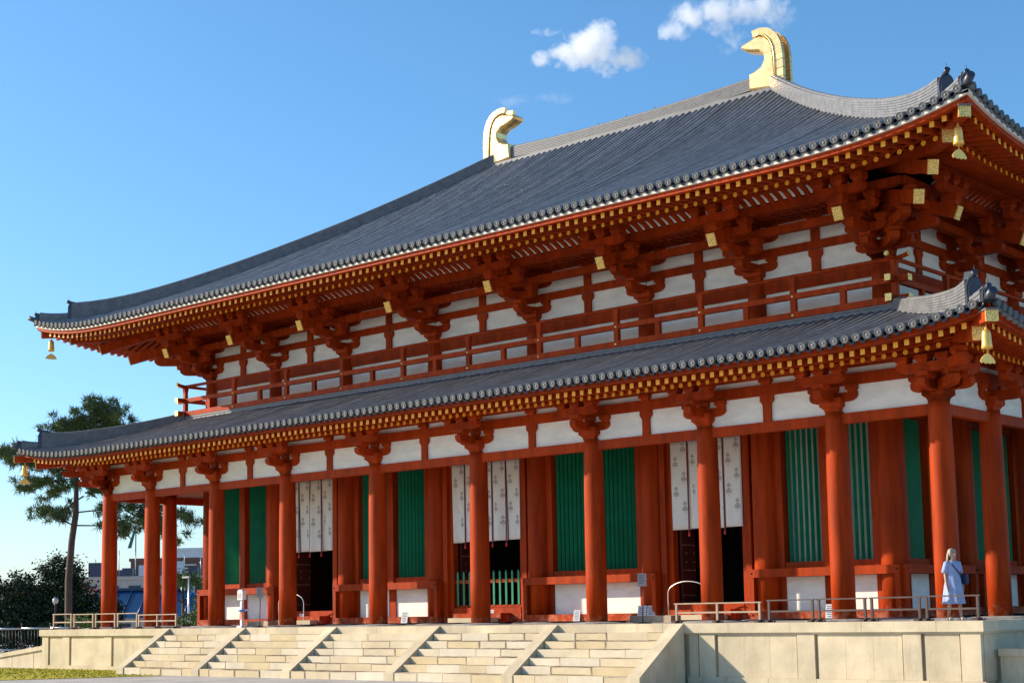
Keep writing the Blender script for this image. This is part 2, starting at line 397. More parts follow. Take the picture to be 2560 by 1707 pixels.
def staircase():
    S = empty('stone_staircase', None, T((0, PY0-1.1, -1.62))); tag(S, 'wide front staircase of stained beige blocks in five flights', 'staircase')
    inv = T((0, 1.1-PY0, 1.62))
    rnd = random.Random(11)
    rise, tread = 0.2215, 0.328
    for i in range(5):
        x0, x1 = STX[i]+.21, STX[i+1]-.21
        for k in range(1, 7):
            zt = -0.05-rise*k; yf = PY0 - tread*k + .0
            x = x0 - (0.0)
            first = rnd.uniform(.5, 1.3)
            while x < x1-.01:
                w = first if x == x0 else rnd.uniform(0.95, 1.5)
                if x1-x-w < .5: w = x1-x
                b = MB(); j = .003
                b.box(x+j, x+w-j, yf+rnd.uniform(0,.012), yf+tread+.05, zt-rise+.004, zt-rnd.uniform(0,.006))
                b.build('step_block', STEP, S, inv); x += w
    # lowest course runs through under the stringers
    x = -11.68
    while x < 11.68-.01:
        w = rnd.uniform(0.9, 1.5)
        if 11.68-x-w < .5: w = 11.68-x
        b = MB(); yf = PY0-tread*6-.03
        b.box(x+.006, x+w-.006, yf+rnd.uniform(0,.012), yf+.5, -1.70, -0.05-rise*6-.235+.23-rnd.uniform(0,.004)); b.build('step_block', STEP, S, inv); x += w
    for i, cx in enumerate(STX):
        b = MB(); w = .205
        prof = [(PY0+.0, -.052), (PY0-.02, -.052), (PY0-1.985, -1.375), (PY0-2.02, -1.4), (PY0-2.02, -1.62), (PY0+.0,-1.62)]
        b.prism(prof, cx-w, cx+w, 'x'); b.build('stringer', STONE, S, inv)
    r = MB(); r.box(-11.5, 11.5, PY0-1.9, PY0+.05, -1.75, -1.5); 
    for k in range(1, 7): r.box(-11.5, 11.5, PY0-tread*k+.06, PY0+.04, -1.5, -.06-rise*k-.01)
    r.build('stair_core', STONE, S, inv)
staircase()

def wing_walls():
    # sloping wall running west from the platform
    W = empty('ramp_wall'); tag(W, 'low beige ramp wall sloping down west of the platform', 'wall')
    y0 = -1.35
    def wall(name_w, xa, za, xb, zb, parent, y0, n):
        for i in range(n):
            t0, t1 = i/n, (i+1)/n
            X0, X1 = xa+(xb-xa)*t0, xa+(xb-xa)*t1; Z0, Z1 = za+(zb-za)*t0, za+(zb-za)*t1
            lo = 1 if X1 > X0 else -1
            b = MB(); b.prism([(X0+.005*lo,Z0-.17),(X1-.005*lo,Z1-.17),(X1-.005*lo,Z1),(X0+.005*lo,Z0)], y0, y0+.45, 'y'); b.build('coping_stone', STONE, parent)
            b = MB(); b.prism([(X0+.02*lo,-1.62),(X1-.02*lo,-1.62),(X1-.02*lo,Z1-.172),(X0+.02*lo,Z0-.172)], y0+.07, y0+.40, 'y'); b.build('panel_slab', STONE, parent)
    wall('', -20.12, -.62, -28.5, -1.45, W, y0, 5)
    E = empty('side_wall'); tag(E, 'low beige wall with lit coping east of the platform', 'wall')
    wall('', 20.12, -.71, 27.0, -.71, E, -1.35, 5)
    # side stair block beyond it
    S = empty('side_stair'); tag(S, 'shaded stone side stair against the east face of the platform', 'staircase')
    b = MB(); b.prism([(PX,-.05),(PX+.35,-.05),(PX+2.6,-1.62),(PX,-1.62)], 1.6, 2.05, 'y'); b.build('stringer', STONE, S)
    b = MB(); b.prism([(PX,-.05),(PX+.35,-.05),(PX+2.6,-1.62),(PX,-1.62)], 5.2, 5.65, 'y'); b.build('stringer', STONE, S)
    for k in range(6):
        b = MB(); b.box(PX, PX+.33*(k+1)+.1, 2.06, 5.19, -.05-.2215*(k+2), -.05-.2215*(k+1)); b.build('step_block', STEP, S)
wing_walls()

# ------------------------------------------------------------------ timber pieces shared by many brackets
def arm(L, h, t, c=.30, both=True):
    """boat-shaped bracket arm along x, bottom at z=0; one-sided arms run from 0 to L"""
    def end(u):
        return [(u-c+c*math.cos(a), .58*h-.58*h*math.sin(a)) for a in [PI/2*i/5 for i in range(6)]]
    if both: q = end(L/2); poly = [(L/2,h)]+q+[(-u,z) for u,z in reversed(q)]+[(-L/2,h)]
    else: q = end(L); poly = [(L,h)]+q+[(-.25,0),(-.25,h)]
    return MB().prism(poly, -t/2, t/2, 'y').mesh('bracket_arm', VERM)
def block(w, h):
    b = MB(); lv = [(.33*w,0),(.345*w,.14*h),(.39*w,.27*h),(.47*w,.38*h),(.5*w,.42*h),(.5*w,h)]
    vs = []
    for r, z in lv: vs += [(-r,-r,z),(r,-r,z),(r,r,z),(-r,r,z)]
    fs = [(3,2,1,0)]; k = len(lv)
    for i in range(k-1):
        for j in range(4): fs.append((4*i+j, 4*i+(j+1)%4, 4*i+4+(j+1)%4, 4*i+4+j))
    fs.append(tuple(4*(k-1)+j for j in range(4)))
    return b.add(vs, fs).mesh('bearing_block', VERM)
YAXIS = RZ(-PI/2)     # turns an arm pointing +x so that it points outward (-y)

# lower storey bracket set: origin on the column axis, z absolute
BL_BIG, BL_SM = block(.62, .37), block(.34, .20)
L_WALL, L_FRONT, L_OUT = arm(1.42, .25, .23), arm(.95, .25, .23, both=False), arm(1.42, .24, .22)
def lower_set(M, name='bracket_set'):
    s = empty(name, HALL, M)
    obj('bearing_block', BL_BIG, s, T((0,0,5.43)))
    obj('wall_arm', L_WALL, s, T((0,0,5.69)))
    obj('front_arm', L_FRONT, s, T((0,0,5.695)) @ YAXIS)
    for x in (-.56, 0, .56): obj('small_block', BL_SM, s, T((x,0,5.925)))
    obj('small_block', BL_SM, s, T((0,-.72,5.93)))
    obj('outer_arm', L_OUT, s, T((0,-.72,6.11)))
    for x in (-.55, 0, .55): obj('small_block', BL_SM, s, T((x,-.72,6.335)))
    return s
# upper storey bracket set: origin on the core wall line
U_BIG, U_SM, U_MD = block(.62, .37), block(.34, .17), block(.36, .22)
U_W1, U_W2 = arm(1.48, .25, .24), arm(1.62, .27, .24)
U_F1, U_F2 = arm(1.0, .26, .24, both=False), arm(1.76, .26, .24, both=False)
U_S1, U_S2, U_S3 = arm(1.30, .24, .22), arm(1.50, .25, .22), arm(1.56, .25, .22)
def tail(L, w=.26, h=.35):
    b = MB(); b.box(0, L, -w/2, w/2, -h/2, h/2); return b.mesh('tail_rafter', VERM)
TAIL, PLATE = tail(2.9), None
def plate(w, h):
    b = MB(); b.box(-w/2, w/2, -.012, .0, -h/2, h/2); b.box(-w/2-.012, w/2+.012, -.006, .03, -h/2-.012, h/2+.012); return b.mesh('gilt_end_plate', FRET)
PLATE = plate(.262, .352)
SLOPE = math.atan(.40)
def upper_set(M, name='bracket_set'):
    s = empty(name, HALL, M)
    obj('bearing_block', U_BIG, s, T((0,0,10.03)))
    obj('wall_arm', U_W1, s, T((0,0,10.305))); obj('wall_arm', U_W2, s, T((0,0,11.18)))
    for x in (-.57, .57): obj('small_block', U_SM, s, T((x,0,10.545)))
    for x in (-.63, 0, .63): obj('small_block', U_MD, s, T((x,0,11.45)))
    obj('small_block', U_MD, s, T((0,0,10.96)))
    obj('front_arm', U_F1, s, T((0,0,10.30)) @ YAXIS); obj('small_block', U_SM, s, T((0,-.76,10.55)))
    obj('front_arm', U_F2, s, T((0,0,10.705)) @ YAXIS); obj('small_block', U_MD, s, T((0,-1.5,10.96)))
    obj('step_arm', U_S1, s, T((0,-.76,10.72)))
    for x in (-.5, .5): obj('small_block', U_MD, s, T((x,-.76,10.95)))
    obj('step_arm', U_S2, s, T((0,-1.5,11.16)))
    for x in (-.58, 0, .58): obj('small_block', U_MD, s, T((x,-1.5,11.41)))
    ye, ze = -2.38, 10.955
    # tail rafter rises inwards along +y
    Mt = T((0, ye, ze)) @ RX(SLOPE) @ RZ(PI/2)
    obj('tail_rafter', TAIL, s, Mt)
    obj('gilt_end_plate', PLATE, s, T((0, ye-.004, ze-.0)) @ RX(SLOPE))
    obj('small_block', U_MD, s, T((0,-2.22,11.19)) @ Matrix.Diagonal((1,1,1.38,1)))
    obj('step_arm', U_S3, s, T((0,-2.22,11.49)))
    for x in (-.6, 0, .6): obj('small_block', U_MD, s, T((x,-2.22,11.735)) @ Matrix.Diagonal((1,1,1.30,1)))
    return s
def diag_pieces(M, lower):
    """bracket arms, tail rafters and hip rafters on the corner diagonal; M looks outwards along -y from the corner column"""
    s = empty('corner_bracket', HALL, M); r2 = math.sqrt(2)
    if lower:
        obj('diagonal_arm', arm(1.30,.25,.24,both=False), s, T((0,0,5.70)) @ YAXIS)
        obj('diagonal_arm', arm(1.95,.25,.24,both=False), s, T((0,0,6.12)) @ YAXIS)
        obj('small_block', BL_SM, s, T((0,-.72*r2,5.94))); obj('small_block', BL_SM, s, T((0,-1.6,6.36)))
        e1, z1, e2, z2, zin = 2.12*r2, 6.643, 2.74*r2, 6.89, 7.25
    else:
        for L, z in ((1.35,10.30),(2.4,10.71),(2.9,11.16)): obj('diagonal_arm', arm(L,.26,.25,both=False), s, T((0,0,z)) @ YAXIS)
        for yy, z in ((-.76*r2,10.55),(-1.5*r2,10.96),(-2.22*r2,11.66)): obj('small_block', U_MD, s, T((0,yy,z)))
        for yy, z, L in ((-3.44,10.945,3.6),(-4.63,11.387,4.2)):
            a = math.atan(.40/r2 if yy > -4 else .30)
            t = tail(L, .26, .35); obj('tail_rafter', t, s, T((0,yy,z)) @ RX(a) @ RZ(PI/2))
            obj('gilt_end_plate', PLATE, s, T((0,yy-.004,z)) @ RX(a))
        e1, z1, e2, z2, zin = (2.95+1.18)*r2, 11.83, (2.95+2.02)*r2, 12.05, 12.75
    # base hip rafter and flying hip rafter as slightly curved beams
    for e, z, z_in, st, w, h, nm in ((e1,z1,zin,0.3,.29,.33,'hip_rafter'),(e2,z2,z1+.42,e1-1.5,.28,.25,'flying_hip_rafter')):
        b = MB(); n = 6; path = []
        for i in range(n+1):
            t = i/n; y = -(st + (e-st)*t); path.append((0, y, z_in + (z-z_in)*(1-(1-t)**1.7)))
        b.sweep(path, [(-w/2,-h/2),(w/2,-h/2),(w/2,h/2),(-w/2,h/2)]); o = b.build(nm, VERM, s)
        pl = plate(w, h); obj('gilt_end_plate', pl, s, T((0,-e-.006,z)))
        if nm == 'flying_hip_rafter':
            c = MB(); c.box(-w/2-.03, w/2+.03, -e-.07, -e+.55, z+h/2+.004, z+h/2+.045); c.build('lead_cap', TILEJ, s)
    return s

# ------------------------------------------------------------------ columns, beams and wall panels of the lower aisle
def column_mesh(D, H, name='column'):
    b = MB(); r = D/2
    prof = [(r*.995,0),(r,.25*H),(r*.985,.5*H),(r*.955,.75*H),(r*.91,.96*H),(r*.86,H)]
    b.lathe(prof, 24); return b.mesh(name, VERM)
AISLE_COL = column_mesh(.63, 5.43)
CORE_COL = column_mesh(.80, 7.5)
UP_COL = column_mesh(.62, 10.05-8.4)
rnd = random.Random(21)
def found_stone():
    b = MB(); prof = [(.98,-.06),(.93,-.035),(.74,-.012),(.50,-.002),(.36,0.003)]
    vs = []
    b.lathe(prof, 22); b.v = [(x*(1+.09*math.sin(3*math.atan2(y,x)+1)+.06*math.sin(5*math.atan2(y,x))), y*(1+.08*math.cos(2*math.atan2(y,x)))*1.0, z) for x,y,z in b.v]
    return b.mesh('foundation_stone', ROCK)
FSTONE = found_stone()
def bar(name, M, x0, x1, y0, y1, z0, z1, m=VERM, parent=None):
    b = MB(); b.box(x0, x1, y0, y1, z0, z1); return b.build(name, m, HALL if parent is None else parent, M)
STRUT_PROF = [(-.13,0),(.13,0),(.13,.45),(.145,.50),(.185,.55),(.215,.57),(.215,.735),(-.215,.735),(-.215,.57),(-.185,.55),(-.145,.50),(-.13,.45)]
STRUT = MB().prism(STRUT_PROF, -.10, .10, 'y').mesh('strut', VERM)
STRUT_U = MB().prism([(x*1.05, z*.98) for x, z in STRUT_PROF], -.11, .11, 'y').mesh('strut', VERM)
SBLK = block(.38, .165)

def lower_side(M, xs, front):
    n = len(xs)
    for i, x in enumerate(xs):
        if not front and i in (0, n-1): pass
        else:
            c = obj('column', AISLE_COL, HALL, M @ T((x,0,0)))
            obj('foundation_stone', FSTONE, c, RZ(rnd.uniform(0,6)))
        lower_set(M @ T((x,0,0)))
    for i in range(n-1):
        a, c = xs[i], xs[i+1]; mid = (a+c)/2
        bar('tie_beam', M, a+.20, c-.20, -.115, .115, 5.11, 5.385)
        # plaster panels and struts between tie beam and continuous bracket beam
        wide = c-a > 3.2
        bays = [(a+.05, mid-.0), (mid+.0, c-.05)] if wide else [(a+.05, c-.05)]
        for p, q in bays:
            bar('plaster_panel', M, p, q, -.03, .03, 5.386, 6.115, WHITE)
            bar('plaster_panel', M, p, q, -.03, .03, 6.417, 6.575, WHITE)
        if wide:
            obj('strut', STRUT, HALL, M @ T((mid,0,5.384)))
            obj('small_block', SBLK, HALL, M @ T((mid,0,6.413)))
    e = xs[-1]
    for a, c in zip(xs[:-1], xs[1:]):
        bar('bracket_beam', M, a+.001, c-.001, -.12, .12, 6.117, 6.416)
        bar('wall_plate', M, a+.001, c-.001, -.13, .13, 6.577, 6.80)
    b = MB(); h = xs[-1]+.72+.25
    path = [(-h + 2*h*i/60, -.72, 6.535+.9*LR.lf(-h+2*h*i/60,'F' if front else 'E', 2.0)) for i in range(61)]
    b.sweep(path, [(-.1,0),(.1,0),(.1,.125),(-.1,.125)]); b.build('eave_purlin', VERM, HALL, M)
lower_side(FR, XS, True)
lower_side(FE, SIDE, False)
lower_side(FW, SIDE, False)
for x in XS[1:-1]:
    obj('column', AISLE_COL, HALL, FB @ T((x,0,0)))
# corner columns belong to the front set; rear corners
for M in (FE @ T((SIDE[-1],0,0)), FW @ T((SIDE[0],0,0))): obj('column', AISLE_COL, HALL, M)
for sx in (1, -1):
    diag_pieces(T((sx*18.3,0,0)) @ RZ(sx*PI/4), True)

# ------------------------------------------------------------------ core walls: columns, lattice windows, doors
CXS = XS[1:-1]
SLAT = MB().prism([(-.055,.05),(0,-.055),(.055,.05)], 0, 1, 'z').mesh('slat', GREEN)
STUD = MB().lathe([(.022,0),(.018,.012),(.004,.018)], 8).mesh('stud', GILT)
PEG = MB().lathe([(.028,0),(.022,.016),(.006,.022)], 10).mesh('nail_cover', BLACKM)
ZT = 5.62
def window_bay(M, a, c, back=None):
    w = empty('lattice_window', HALL, M); mid = (a+c)/2
    y = CY
    def B(nm, x0,x1,y0,y1,z0,z1,m=VERM): bar(nm, None, x0,x1,y0,y1,z0,z1,m,w)
    B('backing_board', a+.3, c-.3, y+(.30 if back else .20), y+(.33 if back else .23), 1.45, ZT, back or GREENB)
    for s, x in ((1,a),(-1,c)):
        x0, x1 = sorted((x+s*.30, x+s*.62)); B('jamb', x0, x1, y-.08, y+.25, 1.441, ZT)
    B('mullion', mid-.16, mid+.16, y-.12, y+.25, 1.441, ZT)
    for p, q in ((a+.62, mid-.16), (mid+.16, c-.62)):
        B('sill', p+.001, q-.001, y-.05, y+.25, 1.442, 1.625)
        n = max(4, round((q-p)/.172)); st = (q-p)/n
        for i in range(n):
            obj('slat', SLAT, w, T((p+st*(i+.5), y+.13, 1.626)) @ Matrix.Diagonal((1,1,ZT-1.63,1)))
        B('dado_panel', p-.02, q+.02, y+.02, y+.10, .221, 1.199, WHITE)
    B('dado_post', mid-.17, mid+.17, y-.03, y+.12, .221, 1.199)
    for s, x in ((1,a),(-1,c)):
        x0, x1 = sorted((x+s*.30, x+s*.60)); B('dado_stile', x0, x1, y-.0, y+.12, .221, 1.199)
    B('waist_beam', a-.36, c+.36, y-.50, y-.28, 1.20, 1.44)
    B('ground_beam', a-.36, c+.36, y-.50, y-.28, 0.0, .22)
    B('inner_waist_beam', a+.3, c-.3, y-.279, y+.13, 1.205, 1.435)
    B('inner_ground_beam', a+.3, c-.3, y-.279, y+.13, 0.0, .215)
    for x in (a-.28, c+.28):
        B('end_post', x-.075, x+.075, y-.49, y-.31, .221, 1.199)
        for z in (1.32, .11): obj('nail_cover', PEG, w, T((x,y-.503,z)) @ RX(PI/2))
    B('head_board', a+.02, c-.02, y-.05, y+.25, ZT+.001, 7.4)
    return w
def door_bay(M, a, c, gate=False):
    d = empty('doorway', HALL, M); mid = (a+c)/2; y = CY
    def B(nm, x0,x1,y0,y1,z0,z1,m=VERM): return bar(nm, None, x0,x1,y0,y1,z0,z1,m,d)
    for s, x in ((1,a),(-1,c)):
        x0, x1 = sorted((x+s*.42, x+s*.62)); B('outer_jamb', x0, x1, y-.22, y+.15, .0, ZT)
        x0, x1 = sorted((x+s*.621, x+s*.80)); B('inner_jamb', x0, x1, y-.10, y+.15, .0, ZT)
        x0, x1 = sorted((x+s*.30, x+s*.419)); B('filler', x0, x1, y-.02, y+.12, .0, ZT, DARKRED)
    B('threshold', a+.8, c-.8, y-.12, y+.15, .0, .49)
    B('head_board', a+.02, c-.02, y-.05, y+.25, ZT+.001, 7.4)
    # opened leaves standing inwards
    for s, x in ((1,a+.84),(-1,c-.84)):
        x0, x1 = sorted((x, x+s*.07)); lf = B('door_leaf', x0, x1, y+.2, y+.92, .5, ZT, DOOR)
        if s > 0:
            for z, cnt in ((.75,5),(1.52,5),(1.78,2),(2.05,2),(2.30,5),(3.05,5),(3.8,5)):
                for i in range(cnt):
                    yy = y+.28+.56*i/4 if cnt == 5 else y+.42+.42*i
                    obj('stud', STUD, lf, T((x1+.001, yy, z)) @ Matrix.Rotation(PI/2, 4, 'Y'))
    B('step', mid-1.1, mid+1.1, y-.62, y-.13, .0, .30); B('step', mid-1.0, mid+1.0, y-1.0, y-.63, .0, .15, STONE)
    if gate:
        g = empty('picket_gate', HALL, M)
        for z0, z1 in ((.50,.58),(1.33,1.45)): bar('rail', None, a+.80, c-.80, y-.02, y+.06, z0, z1, VERM, g)
        n = 11
        for i in range(n):
            x = a+.95+(c-a-1.9)*i/(n-1); b = MB()
            b.prism([(x-.042,.58),(x+.042,.58),(x+.042,1.68),(x,1.75),(x-.042,1.68)], y-.045, y-.021, 'y'); b.build('picket', GREEN, g)
    return d
def core():
    for i, x in enumerate(CXS): obj('core_column', CORE_COL, HALL, T((x,CY,0)))
    for x in CXS:
        obj('foundation_stone', FSTONE, HALL, T((x,CY,0)) @ RZ(rnd.uniform(0,6)))
    for i in range(7):
        if i % 2 == 0: window_bay(FR, CXS[i], CXS[i+1], WHITE if i == 6 else None)
        else: door_bay(FR, CXS[i], CXS[i+1], i == 3)
    cs = SIDE[1:-1]
    for M, sd in ((FE,'E'),(FW,'W')):
        for x in cs[1:]: obj('core_column', CORE_COL, HALL, M @ T((x,CY,0)))
        for i in range(4):
            if sd == 'E': window_bay(M, cs[i], cs[i+1])
            else: bar('wall_board', M, cs[i]+.2, cs[i+1]-.2, CY, CY+.2, 0, 7.4, DARKRED); bar('waist_beam', M, cs[i]-.36, cs[i+1]+.36, CY-.5, CY-.28, 1.2, 1.44); bar('ground_beam', M, cs[i]-.36, cs[i+1]+.36, CY-.5, CY-.28, 0, .22)
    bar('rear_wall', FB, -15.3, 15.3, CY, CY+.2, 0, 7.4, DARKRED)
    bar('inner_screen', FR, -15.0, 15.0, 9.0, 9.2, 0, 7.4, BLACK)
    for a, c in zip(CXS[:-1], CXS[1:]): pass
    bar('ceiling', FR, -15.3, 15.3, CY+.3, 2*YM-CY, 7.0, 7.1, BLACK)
    # altar shapes inside the middle doorway
    b = MB(); b.lathe([(.55,.3),(.6,.9),(.42,1.5),(.5,2.2),(.3,2.7),(.28,3.1),(.12,3.4)], 16, (1.6,7.6,0)); b.build('altar_figure', mat('old_gold', (.35,.20,.05), rough=.5, metal=.4), HALL)
    b = MB(); b.prism([(.2,.3),(.9,.3),(.9,3.4),(.55,3.6),(.2,3.4)], 7.0, 7.06, 'y'); b.build('hanging_banner', mat('blue_banner', (.03,.06,.35), rough=.8), HALL)
core()

# ------------------------------------------------------------------ upper storey walls, brackets, balustrade
def upper_side(M, xs, half, side):
    hp = xs[-1]
    for i, x in enumerate(xs):
        if side == 'F' or i not in (0, len(xs)-1): obj('upper_column', UP_COL, HALL, M @ T((x,CY,8.4)))
        upper_set(M @ T((x,CY,0)))
    for a, c in zip(xs[:-1], xs[1:]):
        mid = (a+c)/2
        bar('plaster_panel', M, a+.02, c-.02, CY-.02, CY+.05, 8.4, 9.61, WHITE)
        bar('tie_beam', M, a+.25, c-.25, CY-.10, CY+.10, 9.62, 9.95)
        for p, q in ((a+.02, mid-.001),(mid+.001, c-.02)):
            bar('plaster_panel', M, p, q, CY-.02, CY+.05, 9.951, 10.709, WHITE)
            bar('plaster_panel', M, p, q, CY-.02, CY+.05, 10.957, 11.669, WHITE)
        bar('bracket_beam', M, a+.001, c-.001, CY-.12, CY+.12, 10.71, 10.955)
        bar('bracket_beam', M, a+.001, c-.001, CY-.12, CY+.12, 11.67, 11.95)
        obj('strut', STRUT_U, HALL, M @ T((mid,CY,9.96))); obj('strut', STRUT_U, HALL, M @ T((mid,CY,10.955)))
        bar('step_beam', M, a+.001, c-.001, CY-.87, CY-.65, 11.16, 11.40)
        # soffit coffers between wall and second step beam
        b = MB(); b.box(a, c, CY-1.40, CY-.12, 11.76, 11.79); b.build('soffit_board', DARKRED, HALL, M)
        nb = int((c-a)/.3)
        b = MB()
        for k in range(nb+1): xx = a+(c-a)*k/nb; b.box(xx-.02, xx+.02, CY-1.39, CY-.13, 11.715, 11.759)
        for k in range(4): yy = CY-1.3+.32*k; b.box(a, c, yy-.02, yy+.02, 11.717, 11.757)
        tag(b.build('soffit_lattice', VERM, HALL, M), kind='stuff')
        # curved ribs with white boards between step beam and purlin
        n = max(6, round((c-a)/.30))
        arc = [(CY-1.60-.52*t, 11.885+.20*math.sin(t*PI/2)**.9) for t in [i/5 for i in range(6)]]
        w = MB(); vs = []
        for yy, zz in arc: vs += [(a,yy,zz+.035),(c,yy,zz+.035)]
        w.add(vs, [(2*i,2*i+1,2*i+3,2*i+2) for i in range(5)]); w.build('rib_board', WHITE, HALL, M)
        for k in range(n):
            xx = a+(c-a)*(k+.5)/n; r = MB()
            r.sweep([(xx,yy,zz-.035) for yy,zz in arc], [(-.075,0),(.075,0),(.075,.07),(-.075,.07)]); r.build('eave_rib', VERM, HALL, M)
    # continuous beams of the second step and the eave purlin run past the corner
    e2 = hp+1.5
    bar('step_beam', M, -e2, e2, CY-1.61, CY-1.39, 11.645, 11.88)
    h = hp+2.22+.3; b = MB()
    path = [(-h+2*h*i/60, CY-2.22, 12.02+.9*UR.lf(-h+2*h*i/60, side, 2.5)) for i in range(61)]
    b.sweep(path, [(-.11,0),(.11,0),(.11,.15),(-.11,.15)]); b.build('eave_purlin', VERM, HALL, M)
upper_side(FR, CXS, 0, 'F')
upper_side(FE, SIDE[1:-1], 0, 'E')
upper_side(FW, SIDE[1:-1], 0, 'W')
bar('rear_wall', FB, -15.3, 15.3, CY, CY+.2, 8.0, 12.2, WHITE)
for sx in (1, -1):
    diag_pieces(T((sx*XS[8],CY,0)) @ RZ(sx*PI/4), False)

def balustrade(M, half, n):
    B = empty('balustrade', HALL, M); y = CY-.80; e = .45
    def box(nm, *a, m=VERM): return bar(nm, None, *a, m, B)
    H = half
    box('lower_rail', -H-e, H+e, y-.085, y+.085, 8.585, 8.775)
    box('middle_rail', -H-e, H+e, y-.075, y+.075, 9.155, 9.315)
    b = MB(); pts = [(-H-e, y, 9.90)]+[(-H-e*.5,y,9.845)]+[(-H+2*H*i/40, y, 9.825) for i in range(41)]+[(H+e*.5,y,9.845),(H+e,y,9.90)]
    b.tube(pts, .062, 10); b.build('top_rail', VERM, B)
    # gilt sleeves on the projecting ends
    for s in (-1, 1):
        a, c = sorted((s*(H+e-.02), s*(H+e+.012)))
        box('gilt_cap', a, c, y-.095, y+.095, 8.577, 8.783, m=FRET); box('gilt_cap', a, c, y-.085, y+.085, 9.147, 9.323, m=FRET)
        q = MB(); q.cyl((s*(H+e-.03),y,9.898),(s*(H+e+.014),y,9.903),.07,None,14); q.build('gilt_cap', FRET, B)
    # floor and its edge
    box('balcony_floor', -H, H, y-.05, CY+.02, 8.50, 8.584)
    pm = MB().prism([(-.085,0),(.085,0),(.085,.54),(.07,.70),(.072,.80),(.11,.97),(.11,1.02),(-.11,1.02),(-.11,.97),(-.072,.80),(-.07,.70),(-.085,.54)], -.07, .07, 'y').mesh('post', VERM)
    sm = MB().box(-.085,.085,-.065,.065,0,.382).mesh('stub_post', VERM)
    st = MB().lathe([(.048,0),(.048,.012),(.03,.03),(.012,.038)], 12).mesh('gilt_stud', GILT)
    for i in range(n+1):
        x = -H+2*H*i/n
        obj('post', pm, B, T((x,y,8.773)))
        for z in (8.68, 9.235): obj('gilt_stud', st, B, T((x, y-(.086 if z < 9 else .076), z)) @ RX(PI/2))
        if i < n: obj('stub_post', sm, B, T((x+H/n,y,8.774)))
    return B
balustrade(FR, 16.15, 10)
balustrade(FE, YM-CY+.80, 6)
balustrade(FW, YM-CY+.80, 6)

# ------------------------------------------------------------------ roofs
DISC_M = None
def end_tile_mesh():
    b = MB(); pr = [(.0,-.045),(.032,-.045),(.036,-.034),(.058,-.034),(.062,-.043),(.070,-.043),(.074,-.033),(.084,-.033),(.088,-.050),(.102,-.050),(.104,-.03),(.098,.10),(.0,.10)]
    b.lathe([(max(r,.001),z) for r,z in pr], 20, M=None)
    b.v = [(x, z, y) for x, y, z in b.v]       # axis along y, face towards -y
    return b.mesh('end_tile', DISC)
END_TILE = end_tile_mesh()
def lip_mesh(p):
    b = MB(); n = 8; vs = []
    for i in range(n+1):
        t = i/n; x = -p/2+.06+(p-.12)*t; z = -.10*math.sin(PI*t)
        vs += [(x,-.02,z+.02),(x,-.02,z-.045),(x,.12,z-.03),(x,.12,z+.035)]
    fs = []
    for i in range(n):
        for j in range(4): fs.append((4*i+j,4*i+(j+1)%4,4*i+4+(j+1)%4,4*i+4+j))
    return b.add(vs, fs, 0, True).mesh('eave_pan_tile', TILED)
TP = 0.303
LIP = lip_mesh(TP)
def row_geo(b, R, side, u, M=None, seg=.7, r=.070, dmin=0.0):
    half = R.half(side); dm = min(R.depth, half-abs(u))-.02
    if dm < .25: return False
    n = max(2, int(dm/seg)); k = 6; rings = []
    for i in range(n):
        d0, d1 = dm*i/n, dm*(i+1)/n
        rings += [(d0, r)] if i < n-1 else [(d0, r), (d1, r)]
    vs = []; fs = []
    for d, rr in rings:
        z = R.z(u, d, side)
        for j in range(k):
            q = PI*j/(k-1); vs.append((u+rr*math.cos(q), -R.e+d, z+.012+rr*math.sin(q)*1.35))
    for i in range(len(rings)-1):
        for j in range(k-1): fs.append((i*k+j, i*k+j+1, (i+1)*k+j+1, (i+1)*k+j))
    b.add(vs, fs, 0, True, M); return True
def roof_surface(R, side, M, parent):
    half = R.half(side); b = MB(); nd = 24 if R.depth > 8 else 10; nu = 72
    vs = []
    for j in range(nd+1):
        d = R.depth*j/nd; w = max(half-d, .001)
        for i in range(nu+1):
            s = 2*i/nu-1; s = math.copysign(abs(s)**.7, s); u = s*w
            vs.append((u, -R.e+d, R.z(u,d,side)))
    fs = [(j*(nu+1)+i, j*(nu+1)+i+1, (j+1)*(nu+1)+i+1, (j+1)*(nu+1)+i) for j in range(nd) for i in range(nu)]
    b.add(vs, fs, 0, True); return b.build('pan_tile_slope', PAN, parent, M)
def lifted_board(R, side, M, parent, name, y0, y1, z0, z1, m):
    half = R.half(side)-(y0+R.e); b = MB(); n = 80; path = []
    for i in range(n+1):
        s = 2*i/n-1; s = math.copysign(abs(s)**.75, s); u = s*half
        path.append((u, (y0+y1)/2, R.lf(u, side, .2)))
    h = (y1-y0)/2
    b.sweep(path, [(-h,z0),(h,z0),(h,z1),(-h,z1)]); return b.build(name, m, parent, M)
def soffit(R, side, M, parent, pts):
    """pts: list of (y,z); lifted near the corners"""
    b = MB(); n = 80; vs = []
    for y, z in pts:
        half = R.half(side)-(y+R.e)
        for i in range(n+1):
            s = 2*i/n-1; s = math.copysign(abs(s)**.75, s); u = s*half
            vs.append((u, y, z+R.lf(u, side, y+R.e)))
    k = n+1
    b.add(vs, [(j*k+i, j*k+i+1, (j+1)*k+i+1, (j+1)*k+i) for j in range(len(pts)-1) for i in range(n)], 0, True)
    return b.build('soffit_board', DARKRED, parent, M)

